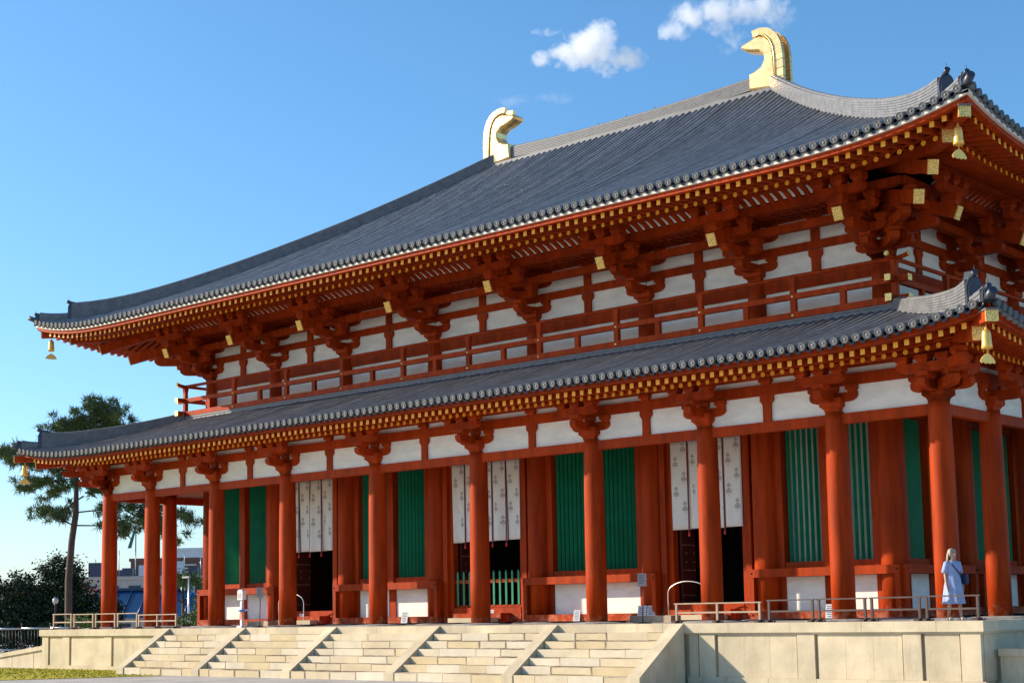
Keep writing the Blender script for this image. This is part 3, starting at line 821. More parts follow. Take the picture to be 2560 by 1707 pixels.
def roof(R, name, upper):
    base = empty(name, HALL)
    pr = dict(fy=-1.98, fz=11.58, fs=.16, fl=.98, by=-1.13, bz=11.575, bs=.36, bl=2.7, pitch=.3295) if upper else \
         dict(fy=-2.36, fz=6.485, fs=.18, fl=1.25, by=-1.28, bz=6.495, bs=.30, bl=1.55, pitch=.2967)
    # rafter meshes, pointing inwards (+y) from their painted ends
    def fly_geo(b, L, M=None):
        w, h = .062, .072; s = pr['fs']
        vs = [(-w,0,-h),(w,0,-h),(w,0,h),(-w,0,h),(-w,L,-h+s*L),(w,L,-h+s*L),(w,L,h+s*L),(-w,L,h+s*L)]
        b.add(vs, [(0,1,2,3)], 1, False, M); b.add(vs, [(4,7,6,5),(0,4,5,1),(1,5,6,2),(2,6,7,3),(3,7,4,0)], 0, False, M)
    def base_geo(b, L, M=None):
        k = 12; r = .068; vs = [(r*math.cos(2*PI*j/k), 0, r*math.sin(2*PI*j/k)) for j in range(k)]
        vs += [(x, L, z+pr['bs']*L) for x, _, z in vs]
        b.add(vs, [tuple(range(k))], 1, False, M); b.add(vs, [(j,(j+1)%k,k+(j+1)%k,k+j) for j in range(k)], 0, True, M)
    fm = MB(); fly_geo(fm, 1.0 if False else pr['fl']); FLY = fm.mesh('flying_rafter', [VERM, YELLOW])
    bm = MB(); base_geo(bm, pr['bl']); BAS = bm.mesh('base_rafter', [VERM, YELLOW])
    for side, M in (('F',FR),('E',FE),('W',FW),('B',FB)):
        half = R.half(side)
        roof_surface(R, side, M, base)
        nrow = int((half-.15)/TP)
        rows = MB()
        for i in range(-nrow, nrow+1):
            u = i*TP
            if side == 'F':
                b = MB(); jt = T((rnd.gauss(0,.007), 0, rnd.gauss(0,.005)))
                if row_geo(b, R, side, u, jt): b.build('tile_row', TILE, base, M)
                if abs(u) < half-.12:
                    obj('end_tile', END_TILE, base, M @ T((u, -R.e-.005, R.z(u,0,side)+.018)))
                    if abs(u+TP/2) < half-.15: obj('eave_pan_tile', LIP, base, M @ T((u+TP/2, -R.e+.03, R.z(u+TP/2,0,side)-.005)))
            elif side != 'B':
                row_geo(rows, R, side, u, seg=.8)
                for me, dx in ((END_TILE,0),(LIP,TP/2)):
                    if abs(u+dx) < half-.12:
                        vs = [v.co[:] for v in me.vertices]; fs = [tuple(p.vertices) for p in me.polygons]
                        rows.add(vs, fs, 1 if dx == 0 else 0, True, T((u+dx, -R.e-.005+dx*.2, R.z(u+dx,0,side)+.018-dx*.15)))
        if rows.v: tag(rows.build('side_tile_rows', [TILE, DISC], base, M), kind='stuff')
        # rafters
        n = int((half-.35)/pr['pitch']); sf = MB()
        if side != 'B':
            for i in range(-n, n+1):
                u = i*pr['pitch']
                for nm, me, gy, gz, L, geo in (('flying_rafter',FLY,pr['fy'],pr['fz'],pr['fl'],fly_geo),('base_rafter',BAS,pr['by'],pr['bz'],pr['bl'],base_geo)):
                    av = half-abs(u)-R.e-gy-.12
                    if av < .18: continue
                    k = min(1.0, av/L); z = gz+R.lf(u, side, gy+R.e)
                    if side == 'F': obj(nm, me, base, M @ T((u,gy,z)) @ Matrix.Diagonal((1,k,1 if k > .99 else 1,1)))
                    else: geo(sf, L*k, T((u,gy,z)))
            if sf.v: tag(sf.build('side_rafters', [VERM, YELLOW], base, M), kind='stuff')
        if upper:
            lifted_board(R, side, M, base, 'eave_board', -2.17, -1.97, 11.656, 11.778, VERM)
            lifted_board(R, side, M, base, 'white_fascia', -2.25, -2.0, 11.776, 11.866, mat_fascia)
            lifted_board(R, side, M, base, 'tile_bed', -2.20, -1.95, 11.868, 11.93, TILED)
            lifted_board(R, side, M, base, 'rafter_batten', -1.17, -1.03, 11.645, 11.66, VERM)
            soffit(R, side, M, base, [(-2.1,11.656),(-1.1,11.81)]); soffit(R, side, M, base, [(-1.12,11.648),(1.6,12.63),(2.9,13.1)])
        else:
            lifted_board(R, side, M, base, 'eave_board', -2.56, -2.36, 6.560, 6.648, VERM)
            lifted_board(R, side, M, base, 'eave_fascia', -2.63, -2.36, 6.65, 6.735, VERM)
            lifted_board(R, side, M, base, 'tile_bed', -2.63, -2.36, 6.737, 6.758, TILED)
            lifted_board(R, side, M, base, 'rafter_batten', -1.32, -1.18, 6.565, 6.60, VERM)
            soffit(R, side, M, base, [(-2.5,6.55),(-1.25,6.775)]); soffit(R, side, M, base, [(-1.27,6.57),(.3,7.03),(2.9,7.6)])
    return base
mat_fascia = mat('white_fascia_paint', (.78,.70,.58), rough=.7, var=.05)
UPROOF = roof(UR, 'upper_roof', True)
LOROOF = roof(LR, 'lower_roof', False)

def layered(w, h, n):
    """half outline of a stack of flat tiles: small steps in and out"""
    L = []; 
    for i in range(n):
        z0, z1 = h*i/n, h*(i+1)/n
        L += [(w, z0), (w, z1-.018), (w-.022, z1-.018), (w-.022, z1)]
    return L
def ridge_profile(w, h, n, rt):
    L = layered(w, h, n); top = [(rt*math.cos(a), h+rt*math.sin(a)) for a in [PI*i/8 for i in range(9)]]
    return L + top + [(-x, z) for x, z in reversed(L)]
def ridge_sweep(path, prof, scales, name, m, parent):
    b = MB(); path = [Vector(p) for p in path]; k = len(path); n = len(prof); o = 0
    for i, p in enumerate(path):
        t = path[min(i+1,k-1)]-path[max(i-1,0)]; lat = Vector((t.y,-t.x,0)).normalized()
        for a, h in prof: b.v.append(tuple(p+lat*a+Vector((0,0,h*scales[i]))))
    for i in range(k-1):
        for j in range(n):
            j2 = (j+1) % n; b.f.append((i*n+j, i*n+j2, (i+1)*n+j2, (i+1)*n+j)); b.m.append(0); b.s.append(False)
    b.f.append(tuple(range(n-1,-1,-1))); b.f.append(tuple((k-1)*n+j for j in range(n))); b.m += [0,0]; b.s += [False,False]
    return b.build(name, m, parent)
def onigawara(parent, p, dirxy, w, h, scale=1.0):
    """arched end tile with a knob, facing along dirxy"""
    a = math.atan2(dirxy[1], dirxy[0])-(-PI/2)
    b = MB(); pts = [(-w/2,0)]+[(-w/2*(1-.10*math.sin(PI*t)), h*.55*t) for t in (.3,.6,1)]
    arc = [(w*.5*math.cos(q), h*.55+h*.42*math.sin(q)) for q in [PI*i/10 for i in range(11)]]
    poly = [(-w*.5,0),(w*.5,0),(w*.47,h*.3)]+arc+[(-w*.47,h*.3)]
    b.prism(poly, -.07, .08, 'y')
    b.prism([(x*.78, .05+z*.82) for x, z in poly], -.11, -.069, 'y')
    b.tube([(0,.30,h*.90),(0,0,h*.97),(0,-.12*scale,h*1.02),(0,-.22*scale,h*1.07)], [.09*scale,.095*scale,.095*scale,.095*scale], 12)
    b.cyl((0,-.14*scale,h*1.05),(0,-.14*scale,h*1.05+.24*scale),.012,.006,5)
    return b.build('ridge_end_tile', TILED, parent, T(p) @ RZ(a))
def ridges():
    # main ridge
    P = ridge_profile(.22, .46, 7, .10); path = []
    for i in range(41):
        x = -6.9+13.8*i/40; path.append((x, YM, 19.22+.20*(abs(x)/6.9)**2.2))
    ridge_sweep(path, P, [1]*41, 'main_ridge', TILEJ, UPROOF)
    b = MB(); b.box(-6.9, 6.9, YM-.42, YM+.42, 19.02, 19.225); b.build('ridge_bed', TILEJ, UPROOF)
    for k in range(9):      # small bird pins along the ridge top
        x = -5.6+1.4*k; q = MB(); q.cyl((x,YM,19.76),(x,YM,19.90),.018,.01,6); q.build('ridge_pin', TILEJ, UPROOF)
    for R, parent, d1, hs in ((UR,UPROOF,1.15,(.56,.66)),(LR,LOROOF,.80,(.40,.70))):
        for sx in (-1, 1):
            for back in (False, True):
                def pt(d):
                    u = 18.3+R.e-d; z = R.z(u, d, 'F'); y = -R.e+d
                    return (sx*u, 2*YM-y if back else y, z-.03)
                n = 26; D = R.depth if R is UR else R.depth+.1
                ds = [D+(d1-D)*i/n for i in range(n+1)]
                H = [(hs[0]+(hs[1]-hs[0])*(i/n))*(1+.13*max(0,(i/n-.82)/.18)**2) for i in range(n+1)]
                P = ridge_profile(.20, .8, 8, .10)
                ridge_sweep([pt(d) for d in ds], P, [h/.9 for h in H], 'hip_ridge', TILEJ, parent)
                if back: continue
                dx, dy = sx*.7071, -.7071
                p = pt(d1); onigawara(parent, (p[0]+dx*.05, p[1]+dy*.05, p[2]-.02), (dx,dy), .40, H[-1]+.02, .78)
                ds = [d1+(.22-d1)*i/8 for i in range(9)]
                P2 = ridge_profile(.15, .26, 3, .085)
                ridge_sweep([pt(d) for d in ds], P2, [1+.25*(i/8)**2 for i in range(9)], 'corner_ridge', TILEJ, parent)
                p = pt(.2); onigawara(parent, (p[0]+dx*.05, p[1]+dy*.05, p[2]-.02), (dx,dy), .27, .36, .68)
                # upturned corner tile
                p = pt(0.05); q = MB(); q.tube([(p[0]-dx*.5,p[1]-dy*.5,p[2]+.05),(p[0]-dx*.05,p[1]-dy*.05,p[2]+.10),(p[0]+dx*.22,p[1]+dy*.22,p[2]+.20)], [.11,.11,.10], 10); q.build('corner_tile', TILED, parent)
    # flat tile course where the lower roof meets the balcony
    for M, h in ((FR,16.35),(FE,YM-CY+1.0),(FW,YM-CY+1.0)):
        b = MB(); b.box(-h, h, 1.99, 2.30, 8.38, 8.445); b.box(-h, h, 2.03, 2.30, 8.447, 8.50); b.box(-h, h, 2.0, 2.30, 8.502, 8.555); b.build('flashing_course', TILEJ, LOROOF, M)
ridges()

def shibi(sx):
    """gilded ridge-end ornament: curled body with two ribbed fins"""
    S = empty('ridge_ornament', HALL, T((0,YM,0)) @ Matrix.Diagonal((sx,1,1,1)))
    body = [(5.95,19.30),(5.95,19.95),(6.22,20.03),(6.50,20.16),(6.61,20.36),(6.60,20.56),(6.44,20.70),(6.12,20.77),(5.86,20.85),(5.68,20.95),(5.63,21.07),(5.72,21.17),(6.0,21.24),(6.28,21.32),(6.50,21.33),(6.74,21.24),(6.93,21.04),(7.05,20.75),(7.10,20.35),(7.12,19.2)]
    # body with rounded flanks: stacked shrinking outlines
    cx = sum(p[0] for p in body)/len(body); cz = sum(p[1] for p in body)/len(body)
    b = MB(); lv = [(-.34,.0),(-.31,.05),(-.24,.085),(0,.10),(.24,.085),(.31,.05),(.34,0)]
    n = len(body); vs = []
    nrm = []
    for i in range(n):
        a, c = body[i-1], body[(i+1) % n]; t = Vector((c[0]-a[0], c[1]-a[1])).normalized(); nrm.append((t.y, -t.x))
    for y, off in lv:
        for (x, z), (nx, nz) in zip(body, nrm): vs.append((x-nx*(off-.10)*-1*-1, y, z-nz*(off-.10)*-1*-1))
    fs = [tuple(range(n)), tuple(range((len(lv)-1)*n+n-1, (len(lv)-1)*n-1, -1))]
    for k in range(len(lv)-1):
        for i in range(n):
            j = (i+1) % n; fs.append((k*n+i, (k+1)*n+i, (k+1)*n+j, k*n+j))
    b.add(vs, fs, 0, False); b.build('ornament_body', GILT, S)
    inner = [(6.22,21.31),(6.50,21.33),(6.74,21.24),(6.93,21.04),(7.05,20.75),(7.10,20.35),(7.12,19.2)]
    outer = [(6.16,21.55),(6.52,21.59),(6.92,21.48),(7.22,21.20),(7.38,20.84),(7.44,20.40),(7.45,19.2)]
    def lerp(P, t):
        f = t*(len(P)-1); i = min(int(f), len(P)-2); f -= i; return (P[i][0]*(1-f)+P[i+1][0]*f, P[i][1]*(1-f)+P[i+1][1]*f)
    seg = 22
    for s in (-1, 1):
        fin = MB(); y0, y1 = sorted((s*.17, s*.34))
        for k in range(seg):
            a0, a1 = lerp(inner,k/seg), lerp(inner,(k+.90)/seg); c0, c1 = lerp(outer,k/seg), lerp(outer,(k+.90)/seg)
            fin.prism([a0,c0,c1,a1], y0, y1, 'y')
        path = inner; fin.tube([(x,s*.35,z) for x,z in inner], .035, 8)
        fin.prism(inner+[(x+.28,z+.05) if i<3 else (x+.30,z) for i,(x,z) in reversed(list(enumerate(inner)))], min(s*.20,s*.31), max(s*.20,s*.31), 'y')
        fin.build('ribbed_fin', GILT, S)
        bd = MB()
        for k in range(34):
            p = lerp(inner, (k+.5)/34); bd.lathe([(.001,-.02),(.018,0),(.001,.02)], 6, (p[0]-.10 if k > 6 else p[0], s*.335, p[1]-(.08 if k <= 10 else 0)))
        tag(bd.build('bead_row', GILT, S), kind='stuff')
    return S
shibi(1); shibi(-1)

BELLM = mat('warm_gilt_bell', (0.95, 0.55, 0.12), rough=0.32, metal=0.35, var=0.1, scale=6)
# ------------------------------------------------------------------ wind bells under the four visible corners
def bell(p, label):
    B = empty('wind_bell', None, T(p)); tag(B, label, 'bell', 'gilt wind bells hanging from the roof corners')
    b = MB(); b.tube([(0,0,0.03),(0,0,-.08)], .012, 6); b.lathe([(.03,-.10),(.04,-.08),(.02,-.06)], 8); b.build('hanger', BELLM, B)
    b = MB(); pr = [(.03,-.10),(.075,-.115),(.10,-.15),(.112,-.22),(.118,-.34),(.125,-.46),(.14,-.55),(.128,-.555),(.11,-.46),(.09,-.2)]
    b.lathe(pr, 8); b.build('bell_body', BELLM, B)
    b = MB(); b.tube([(0,0,-.3),(0,0,-.70)], .008, 6); b.build('clapper_rod', BELLM, B)
    b = MB(); pts = [(0,-.66),(.08,-.69),(.17,-.76),(.235,-.85),(.20,-.90),(.13,-.875),(.07,-.91),(0,-.885),(-.07,-.91),(-.13,-.875),(-.20,-.90),(-.235,-.85),(-.17,-.76),(-.08,-.69)]
    b.prism(pts, -.012, .012, 'y'); b.build('wind_plate', BELLM, B, RZ(math.radians(70)))
    return B
bell((19.96,-1.66,11.93), 'gilt wind bell under the right corner of the upper roof')
bell((20.75,-2.45,6.74), 'gilt wind bell under the right corner of the lower roof')
bell((-20.05,-1.75,11.93), 'gilt wind bell under the left corner of the upper roof')
bell((-20.75,-2.45,6.76), 'gilt wind bell under the left corner of the lower roof')

# ------------------------------------------------------------------ door curtains
def motif(b, cx, cz, y, s=1.0):
    """printed flower-and-crest motif made of flat ink shapes"""
    def disc(x, z, rx, rz, m=0, n=8): b.add([(cx+s*(x+rx*math.cos(2*PI*i/n)), y, cz+s*(z+rz*math.sin(2*PI*i/n))) for i in range(n)], [tuple(range(n))], m)
    for k in (-2,-1,0,1,2): disc(k*.030, .20-.012*abs(k), .0125, .095-.022*abs(k), 1)
    disc(0,.085,.052,.012); disc(0,.05,.010,.05); disc(0,-.02,.020,.045)
    for q in (-1, 1):
        disc(q*.055,-.012,.030,.019); disc(q*.098,.012,.014,.032); disc(q*.036,.042,.017,.021); disc(q*.085,-.055,.016,.020); disc(q*.040,-.070,.014,.024); disc(q*.070,.055,.012,.012)
    disc(0,-.125,.036,.009,1); disc(0,-.152,.024,.007,1); disc(0,-.176,.012,.006,1)
def curtain(a, c, n, label, sway):
    C = empty('door_curtain', None, T(((a+c)/2, CY-.13, 2.75))); tag(C, label, 'curtain', 'printed cream curtains in the doorways')
    O = T((-(a+c)/2, -(CY-.13), -2.75)); w = (c-a)/n; r = random.Random(int(a*100)); y0 = CY-.13
    rod = MB(); rod.cyl((a-.05,y0+.03,5.55),(c+.05,y0+.03,5.55),.025,None,8); rod.build('rod', VERM, C, O)
    def fold(x, z):
        t = (5.5-z)/2.75
        return y0 + .055*t*math.sin(x*5.1+sway)+.03*t*math.sin(x*11.3+sway*2) + .03*t
    for i in range(n):
        x0, x1 = a+i*w+.012, a+(i+1)*w-.012; b = MB(); nx, nz = 8, 14; vs = []
        for k in range(nz+1):
            z = 5.52-2.77*k/nz
            for j in range(nx+1):
                x = x0+(x1-x0)*j/nx; sh = .05*(k/nz)*math.sin(sway+i*1.3)
                vs.append((x+sh*(1-j/nx)*.6, fold(x,z), z+.012*math.sin(i*2.1)*(k/nz)))
        b.add(vs, [(k*(nx+1)+j, k*(nx+1)+j+1, (k+1)*(nx+1)+j+1, (k+1)*(nx+1)+j) for k in range(nz) for j in range(nx)], 0, True)
        p = b.build('cloth_panel', CLOTH, C, O); p.modifiers.new('thick','SOLIDIFY').thickness = .006
        m = MB(); ph = r.uniform(-.05,.05)
        for col, off in ((.27,.45),(.74,0)):
            z = 5.22-off+ph
            while z > 2.98:
                x = x0+(x1-x0)*col; k0 = len(m.v); motif(m, x, z, 0, .9)
                for q in range(k0, len(m.v)): vx = m.v[q]; m.v[q] = (vx[0], fold(vx[0], vx[2])-.008, vx[2])
                z -= .92
        tag(m.build('printed_motifs', [INK, INK2], C, O), kind='stuff')
        if i > 0:
            rb = MB(); xr = a+i*w; rb.box(xr-.028, xr+.028, y0-.02, y0-.012, 2.62, 5.52); rb.build('ribbon', RIBBON, C, O)
            ts = MB(); ts.lathe([(.01,0),(.035,-.02),(.03,-.06),(.045,-.12),(.0,-.13)], 8, (xr, y0-.02, 2.66)); ts.build('tassel', TASSEL, C, O)
curtain(CXS[1]+.80, CXS[2]-.72, 4, 'printed cream curtain in the left doorway beside the steel arch', .4)
curtain(CXS[3]+.80, CXS[4]-.72, 5, 'printed cream curtain above the green picket gate in the middle doorway', 1.9)
curtain(CXS[5]+.80, CXS[6]-.72, 4, 'printed cream curtain in the right doorway', 3.1)

# ------------------------------------------------------------------ barriers on the platform
def barrier(x0, x1, y, label, wood, h=.56, posts=3):
    B = empty('barrier', None, T(((x0+x1)/2, y, -.05))); tag(B, label, 'barrier', 'low wooden barriers along the platform edge')
    L = x1-x0; t = .029
    for i in range(posts):
        x = -L/2+.06+(L-.12)*i/(posts-1)
        b = MB(); b.box(x-t, x+t, -t, t, .06, h-.03); b.build('post', wood, B)
        b = MB(); b.prism([(-.17,0),(.17,0),(.17,.03),(.07,.075),(-.07,.075),(-.17,.03)], x-.05, x+.05, 'x'); b.build('foot', WOODB, B)
        b = MB(); b.box(x-.16, x+.16, -.04, .04, .0, .055); b.build('cross_foot', WOODB, B)
    b = MB(); b.box(-L/2, L/2, -.035, .035, h-.03, h+.004); b.build('top_rail', wood, B)
    b = MB(); b.box(-L/2+.06, L/2-.06, -.02, .02, .26, .305); b.build('lower_rail', wood, B)
barrier(11.0, 13.78, -1.5, 'pale barrier beside the top of the right stringer', WOODP, .54, 3)
barrier(13.95, 15.36, -1.5, 'brown barrier next to the pale one at the right stair corner', WOODB, .58, 2)
barrier(15.44, 16.86, -1.52, 'brown barrier in front of the second column from the right corner', WOODB, .585, 2)
barrier(16.94, 18.34, -1.54, 'brown barrier just left of the woman in the pale blue dress', WOODB, .59, 2)
barrier(18.42, 19.84, -1.56, 'brown barrier in front of the legs of the woman in the dress', WOODB, .60, 2)
barrier(-14.08, -11.62, -1.5, 'lower pale barrier at the top of the left stringer', WOODP, .53, 3)
barrier(-15.48, -14.10, -1.5, 'brown barrier between the left corner column and the pale barrier', WOODP, .60, 2)
barrier(-16.98, -15.56, -1.5, 'brown barrier in front of the left corner column', WOODP, .60, 2)
barrier(-18.5, -17.06, -1.5, 'brown barrier second from the left end of the platform', WOODP, .60, 2)
barrier(-20.0, -18.6, -1.5, 'brown barrier at the left end of the platform', WOODP, .62, 2)

# ------------------------------------------------------------------ signs, stands, rails by the doors
def sign_stand(x, y, label):
    S = empty('sign_stand', None, T((x,y,-.05))); tag(S, label, 'sign', 'grey sign boards on thin poles')
    b = MB(); b.lathe([(.26,0),(.25,.02),(.05,.035),(.02,.05)], 16); b.build('base', BLACKM, S)
    b = MB(); b.cyl((0,0,.03),(.03,0,1.06),.014,None,8); b.build('pole', BLACKM, S)
    b = MB(); b.box(-.125,.125,-.012,.012,0,.36); B = b.build('board', GREYP, S, T((.03,-.02,1.04)) @ RZ(.5))
    for k in range(6):
        q = MB(); q.box(-.09,.09-.03*(k%3),-.0145,-.0125,.30-.045*k,.315-.045*k); q.build('print_line', TEXTM, B)
sign_stand(-7.43, -1.0, 'grey sign board on a thin pole beside the white stand on the left')
sign_stand(9.52, -1.0, 'grey sign board on a thin pole left of the pale barrier')
def notice(x, y, w, h, label, n=1, tilt=.22, rot=0.15):
    S = empty('notice_card', None, T((x,y,0.0 if y > 2 else -.05)) @ RZ(rot)); tag(S, label, 'notice', 'white notice cards leaning by the wall')
    for i in range(n):
        b = MB(); b.box(-w/2, w/2, -.008, .008, 0, h); c = b.build('card', PAPER, S, T((i*(w+.03),0,0)) @ RX(-tilt))
        for k in range(5):
            q = MB(); q.box(-w*.36, w*(.36-.1*(k%2)), -.0105, -.0085, h*(.82-.14*k), h*(.82-.14*k)+h*.05); q.build('print_line', TEXTM, c)
        q = MB(); q.box(-w*.2, w*.2, -.0105, -.0085, h*.10, h*.17); q.build('print_block', mat('print_blue',(.10,.16,.35),.7) if i == 0 else TEXTM, c)
notice(-3.55, 2.35, .28, .42, 'white notice card leaning near the left middle window')
notice(.55, 2.35, .30, .42, 'white notice card on the floor left of the picket gate')
notice(4.35, 2.35, .24, .36, 'small white notice card under the middle right window')
notice(6.95, 2.35, .30, .46, 'pair of white notice cards beside the right doorway', 2)
notice(13.55, 2.35, .26, .40, 'white notice card under the window behind the brown barriers')
notice(-9.15, 2.35, .20, .40, 'small pale notice card left of the left doorway')
def white_stand():
    S = empty('information_stand', None, T((-8.06,-1.3,-.05))); tag(S, 'white post stand with printed box and blue tray near the left column', 'stand')
    wm = mat('white_enamel', (.80,.80,.78), rough=.4)
    b = MB(); b.box(-.13,.13,-.13,.13,0,.06); b.build('base', wm, S)
    b = MB(); b.box(-.045,.045,-.045,.045,.061,.98); b.build('post', wm, S)
    b = MB(); b.prism([(-.14,0),(.14,0),(.14,.30),(.10,.36),(-.10,.36),(-.14,.30)], -.09, .09, 'y'); h = b.build('printed_box', wm, S, T((0,0,.98)))
    for k in range(4): q = MB(); q.box(-.10+.055*k, -.075+.055*k, -.0925, -.0905, .05, .24); q.build('print_line', mat('print_red',(.35,.10,.14),.7), h)
    b = MB(); b.lathe([(.03,0),(.15,.03),(.17,.07),(.12,.085)], 14, (.10,-.05,.55)); b.build('tray', mat('blue_plastic',(.05,.22,.65),.35), S)
    b = MB(); b.box(.12,.46,-.07,-.03,.60,.635); b.build('ladle', mat('grey_ladle',(.12,.14,.18),.5), S)
    b = MB(); b.prism([(-.10,0),(.06,0),(.02,.30),(-.05,.32)], -.12, -.10, 'y'); b.build('leaflet', mat('red_print',(.75,.20,.12),.6), S, T((.1,0,.28)))
white_stand()
def door_arch(x0, x1, y, label):
    A = empty('handrail_arch', None, T(((x0+x1)/2,y,-.05))); tag(A, label, 'handrail', 'steel handrail arches at the doors')
    w = (x1-x0)/2; b = MB()
    pts = [(-w,0,0),(-w,0,.55),(-w,0,.86)]+[(-w*math.cos(a),0,.86+.34*math.sin(a)) for a in [PI*i/12 for i in range(1,12)]]+[(w,0,.86),(w,0,.2),(w,0,0)]
    b.tube(pts, .02, 8); b.build('rail', STEEL, A)
    for s in (-1,1): q = MB(); q.cyl((s*w,0,0),(s*w,0,.03),.05,None,12); q.build('flange', STEEL, A)
door_arch(-10.0, -8.55, 2.0, 'curved steel handrail arch in front of the left doorway')
door_arch(8.25, 9.7, 2.0, 'curved steel handrail arch in front of the right doorway')
def stone_step(x, y, w, label):
    b = MB(); b.box(-w/2, w/2, -.25, .25, 0, .20); o = b.build('loose_step', WOODP, None, T((x,y,-.05))); tag(o, label, 'step')
stone_step(8.55, .9, 1.5, 'low pale wooden step in front of the right doorway')
stone_step(-9.6, .9, 1.2, 'low pale wooden step in front of the left doorway')

# ------------------------------------------------------------------ woman in a pale blue dress
def person():
    skin = mat('skin', (.50,.27,.18), rough=.55); dress = mat('pale_blue_dress', (.32,.38,.57), rough=.85, var=.12, scale=6, bump=.4, bscale=14)
    hairm = mat('grey_blond_hair', (.40,.32,.24), rough=.5, var=.4, scale=30, stretch=(1,1,.15)); bagm = mat('navy_bag', (.018,.022,.07), rough=.6); shoe = mat('beige_shoes', (.55,.45,.36), rough=.6)
    P = empty('person', None, T((19.0,-1.15,-.05)) @ RZ(math.radians(62))); tag(P, 'person in a pale blue dress with a navy shoulder bag standing behind the barrier', 'person')
    # local: faces -y, right hand on -x
    V = []; E_ = []; R = []
    def v(p, r, par=None):
        V.append(p); R.append(r)
        if par is not None: E_.append((par, len(V)-1))
        return len(V)-1
    pel = v((0,0,.92),.125); w1 = v((0,.0,1.05),.118,pel); ch = v((0,.01,1.24),.135,w1); sh = v((0,.01,1.37),.105,ch)
    nk = v((0,-.005,1.46),.052,sh); h0 = v((0,-.02,1.53),.062,nk); h1 = v((0,-.025,1.60),.082,h0); h2 = v((0,-.015,1.67),.070,h1)
    for s in (-1, 1):
        st = .09 if s < 0 else -.10
        a = v((s*.09,0,.86),.088,pel); k = v((s*.105,st*.35-.015,.48),.058,a); an = v((s*.11,st+.02,.10),.037,k); hl = v((s*.11,st+.01,.045),.036,an); v((s*.12,st-.15,.025),.026,hl)
        a = v((s*.165,.01,1.35),.055,sh); el = v((s*.215,.05 if s > 0 else .02,1.09),.040,a); wr = v((s*.235,-.04,.86),.027,el); pm = v((s*.235,-.06,.80),.030,wr)
        for k, (dx, L) in enumerate(((-.024,.075),(-.008,.088),(.008,.084),(.024,.066))):
            f1 = v((s*.235+dx*.5,-.065+dx,.765),.0095,pm); v((s*.225+dx*.5,-.075+dx,.765-L),.008,f1)
        t1 = v((s*.215,-.095,.79),.010,pm); v((s*.205,-.105,.745),.008,t1)
    me = bpy.data.meshes.new('body'); me.from_pydata(V, E_, []); me.materials.append(skin)
    o = obj('body', me, P)
    sm = o.modifiers.new('skin','SKIN')
    for i, sv in enumerate(me.skin_vertices[0].data): sv.radius = (R[i], R[i]*.92); sv.use_root = (i == 0)
    ss = o.modifiers.new('sub','SUBSURF'); ss.levels = 2; ss.render_levels = 2
    # face
    f = MB(); f.lathe([(.001,-.011),(.009,-.006),(.011,0),(.009,.006),(.001,.011)], 8, (-.03,-.098,1.615)); f.lathe([(.001,-.011),(.009,-.006),(.011,0),(.009,.006),(.001,.011)], 8, (.03,-.098,1.615)); f.build('eyes', mat('eye_dark',(.03,.025,.02),.3), P)
    f = MB(); f.prism([(-.100,1.615),(-.132,1.572),(-.100,1.565)], -.012, .012, 'x'); f.build('nose', skin, P)
    f = MB(); f.box(-.022,.022,-.104,-.092,1.532,1.543); f.build('mouth', mat('lips',(.45,.14,.12),.5), P)
    # dress: lofted ellipses with folds
    b = MB(); n = 40; lv = [(1.42,.085,.075,0),(1.40,.135,.095,0),(1.36,.175,.118,0),(1.25,.178,.142,.002),(1.12,.170,.140,.004),(.98,.195,.160,.008),(.82,.225,.185,.014),(.62,.245,.205,.020),(.42,.262,.222,.026),(.395,.262,.222,.026)]
    vs = []
    for z, rx, ry, fo in lv:
        for j in range(n):
            q = 2*PI*j/n; k = 1+fo*4*math.sin(q*7+z*3)+fo*2*math.sin(q*3)
            vs.append((rx*math.cos(q)*k, ry*math.sin(q)*k, z))
    b.add(vs, [(i*n+j, i*n+(j+1)%n, (i+1)*n+(j+1)%n, (i+1)*n+j) for i in range(len(lv)-1) for j in range(n)], 0, True); b.build('dress', dress, P)
    for s in (-1, 1):
        b = MB(); b.tube([(s*.10,.01,1.385),(s*.165,.012,1.36),(s*.198,.025,1.24),(s*.222,.035,1.13)], [.06,.076,.074,.078], 14); b.build('sleeve', dress, P)
    # long hair: cap plus hanging strands
    b = MB(); vs = []; m = 14
    b.lathe([(.07,1.515),(.098,1.56),(.106,1.62),(.098,1.675),(.065,1.715),(.02,1.73)], 20, (0,.012,0)); b.v = [(x, y if y > -.055 else -.055-(y+.055)*.25*-1*.2, z) for x,y,z in b.v]
    r = random.Random(4)
    for k in range(34):
        a = PI*(k/33)*1.1-.15; x = .098*math.cos(a); y = .03+.085*math.sin(a); L = r.uniform(.26,.38)
        b.tube([(x*.8,y*.8,1.66),(x*1.03,y,1.56),(x*1.1,y+.02,1.45),(x*1.05+r.gauss(0,.012),y+.03,1.60-L)], [.016,.020,.018,.006], 6)
    b.build('hair', hairm, P)
    # crossbody bag and strap
    b = MB(); pts = [(-.13,-.02,1.40),(-.10,-.115,1.33),(0,-.160,1.20),(.11,-.165,1.08),(.20,-.10,1.0)]; 
    b.sweep(pts, [(-.006,-.022),(.006,-.022),(.006,.022),(-.006,.022)]); pts2 = [(-.13,-.02,1.40),(-.10,.10,1.34),(.0,.15,1.2),(.13,.14,1.06),(.20,-.02,1.0)]; b.sweep(pts2, [(-.006,-.022),(.006,-.022),(.006,.022),(-.006,.022)]); b.build('strap', bagm, P)
    b = MB(); b.prism([(-.14,.05),(-.12,.0),(.10,.0),(.13,.04),(.12,.22),(-.13,.24)], -.05, .05, 'x'); b.build('bag', bagm, P, T((.235,-.06,.86)) @ RZ(.25))
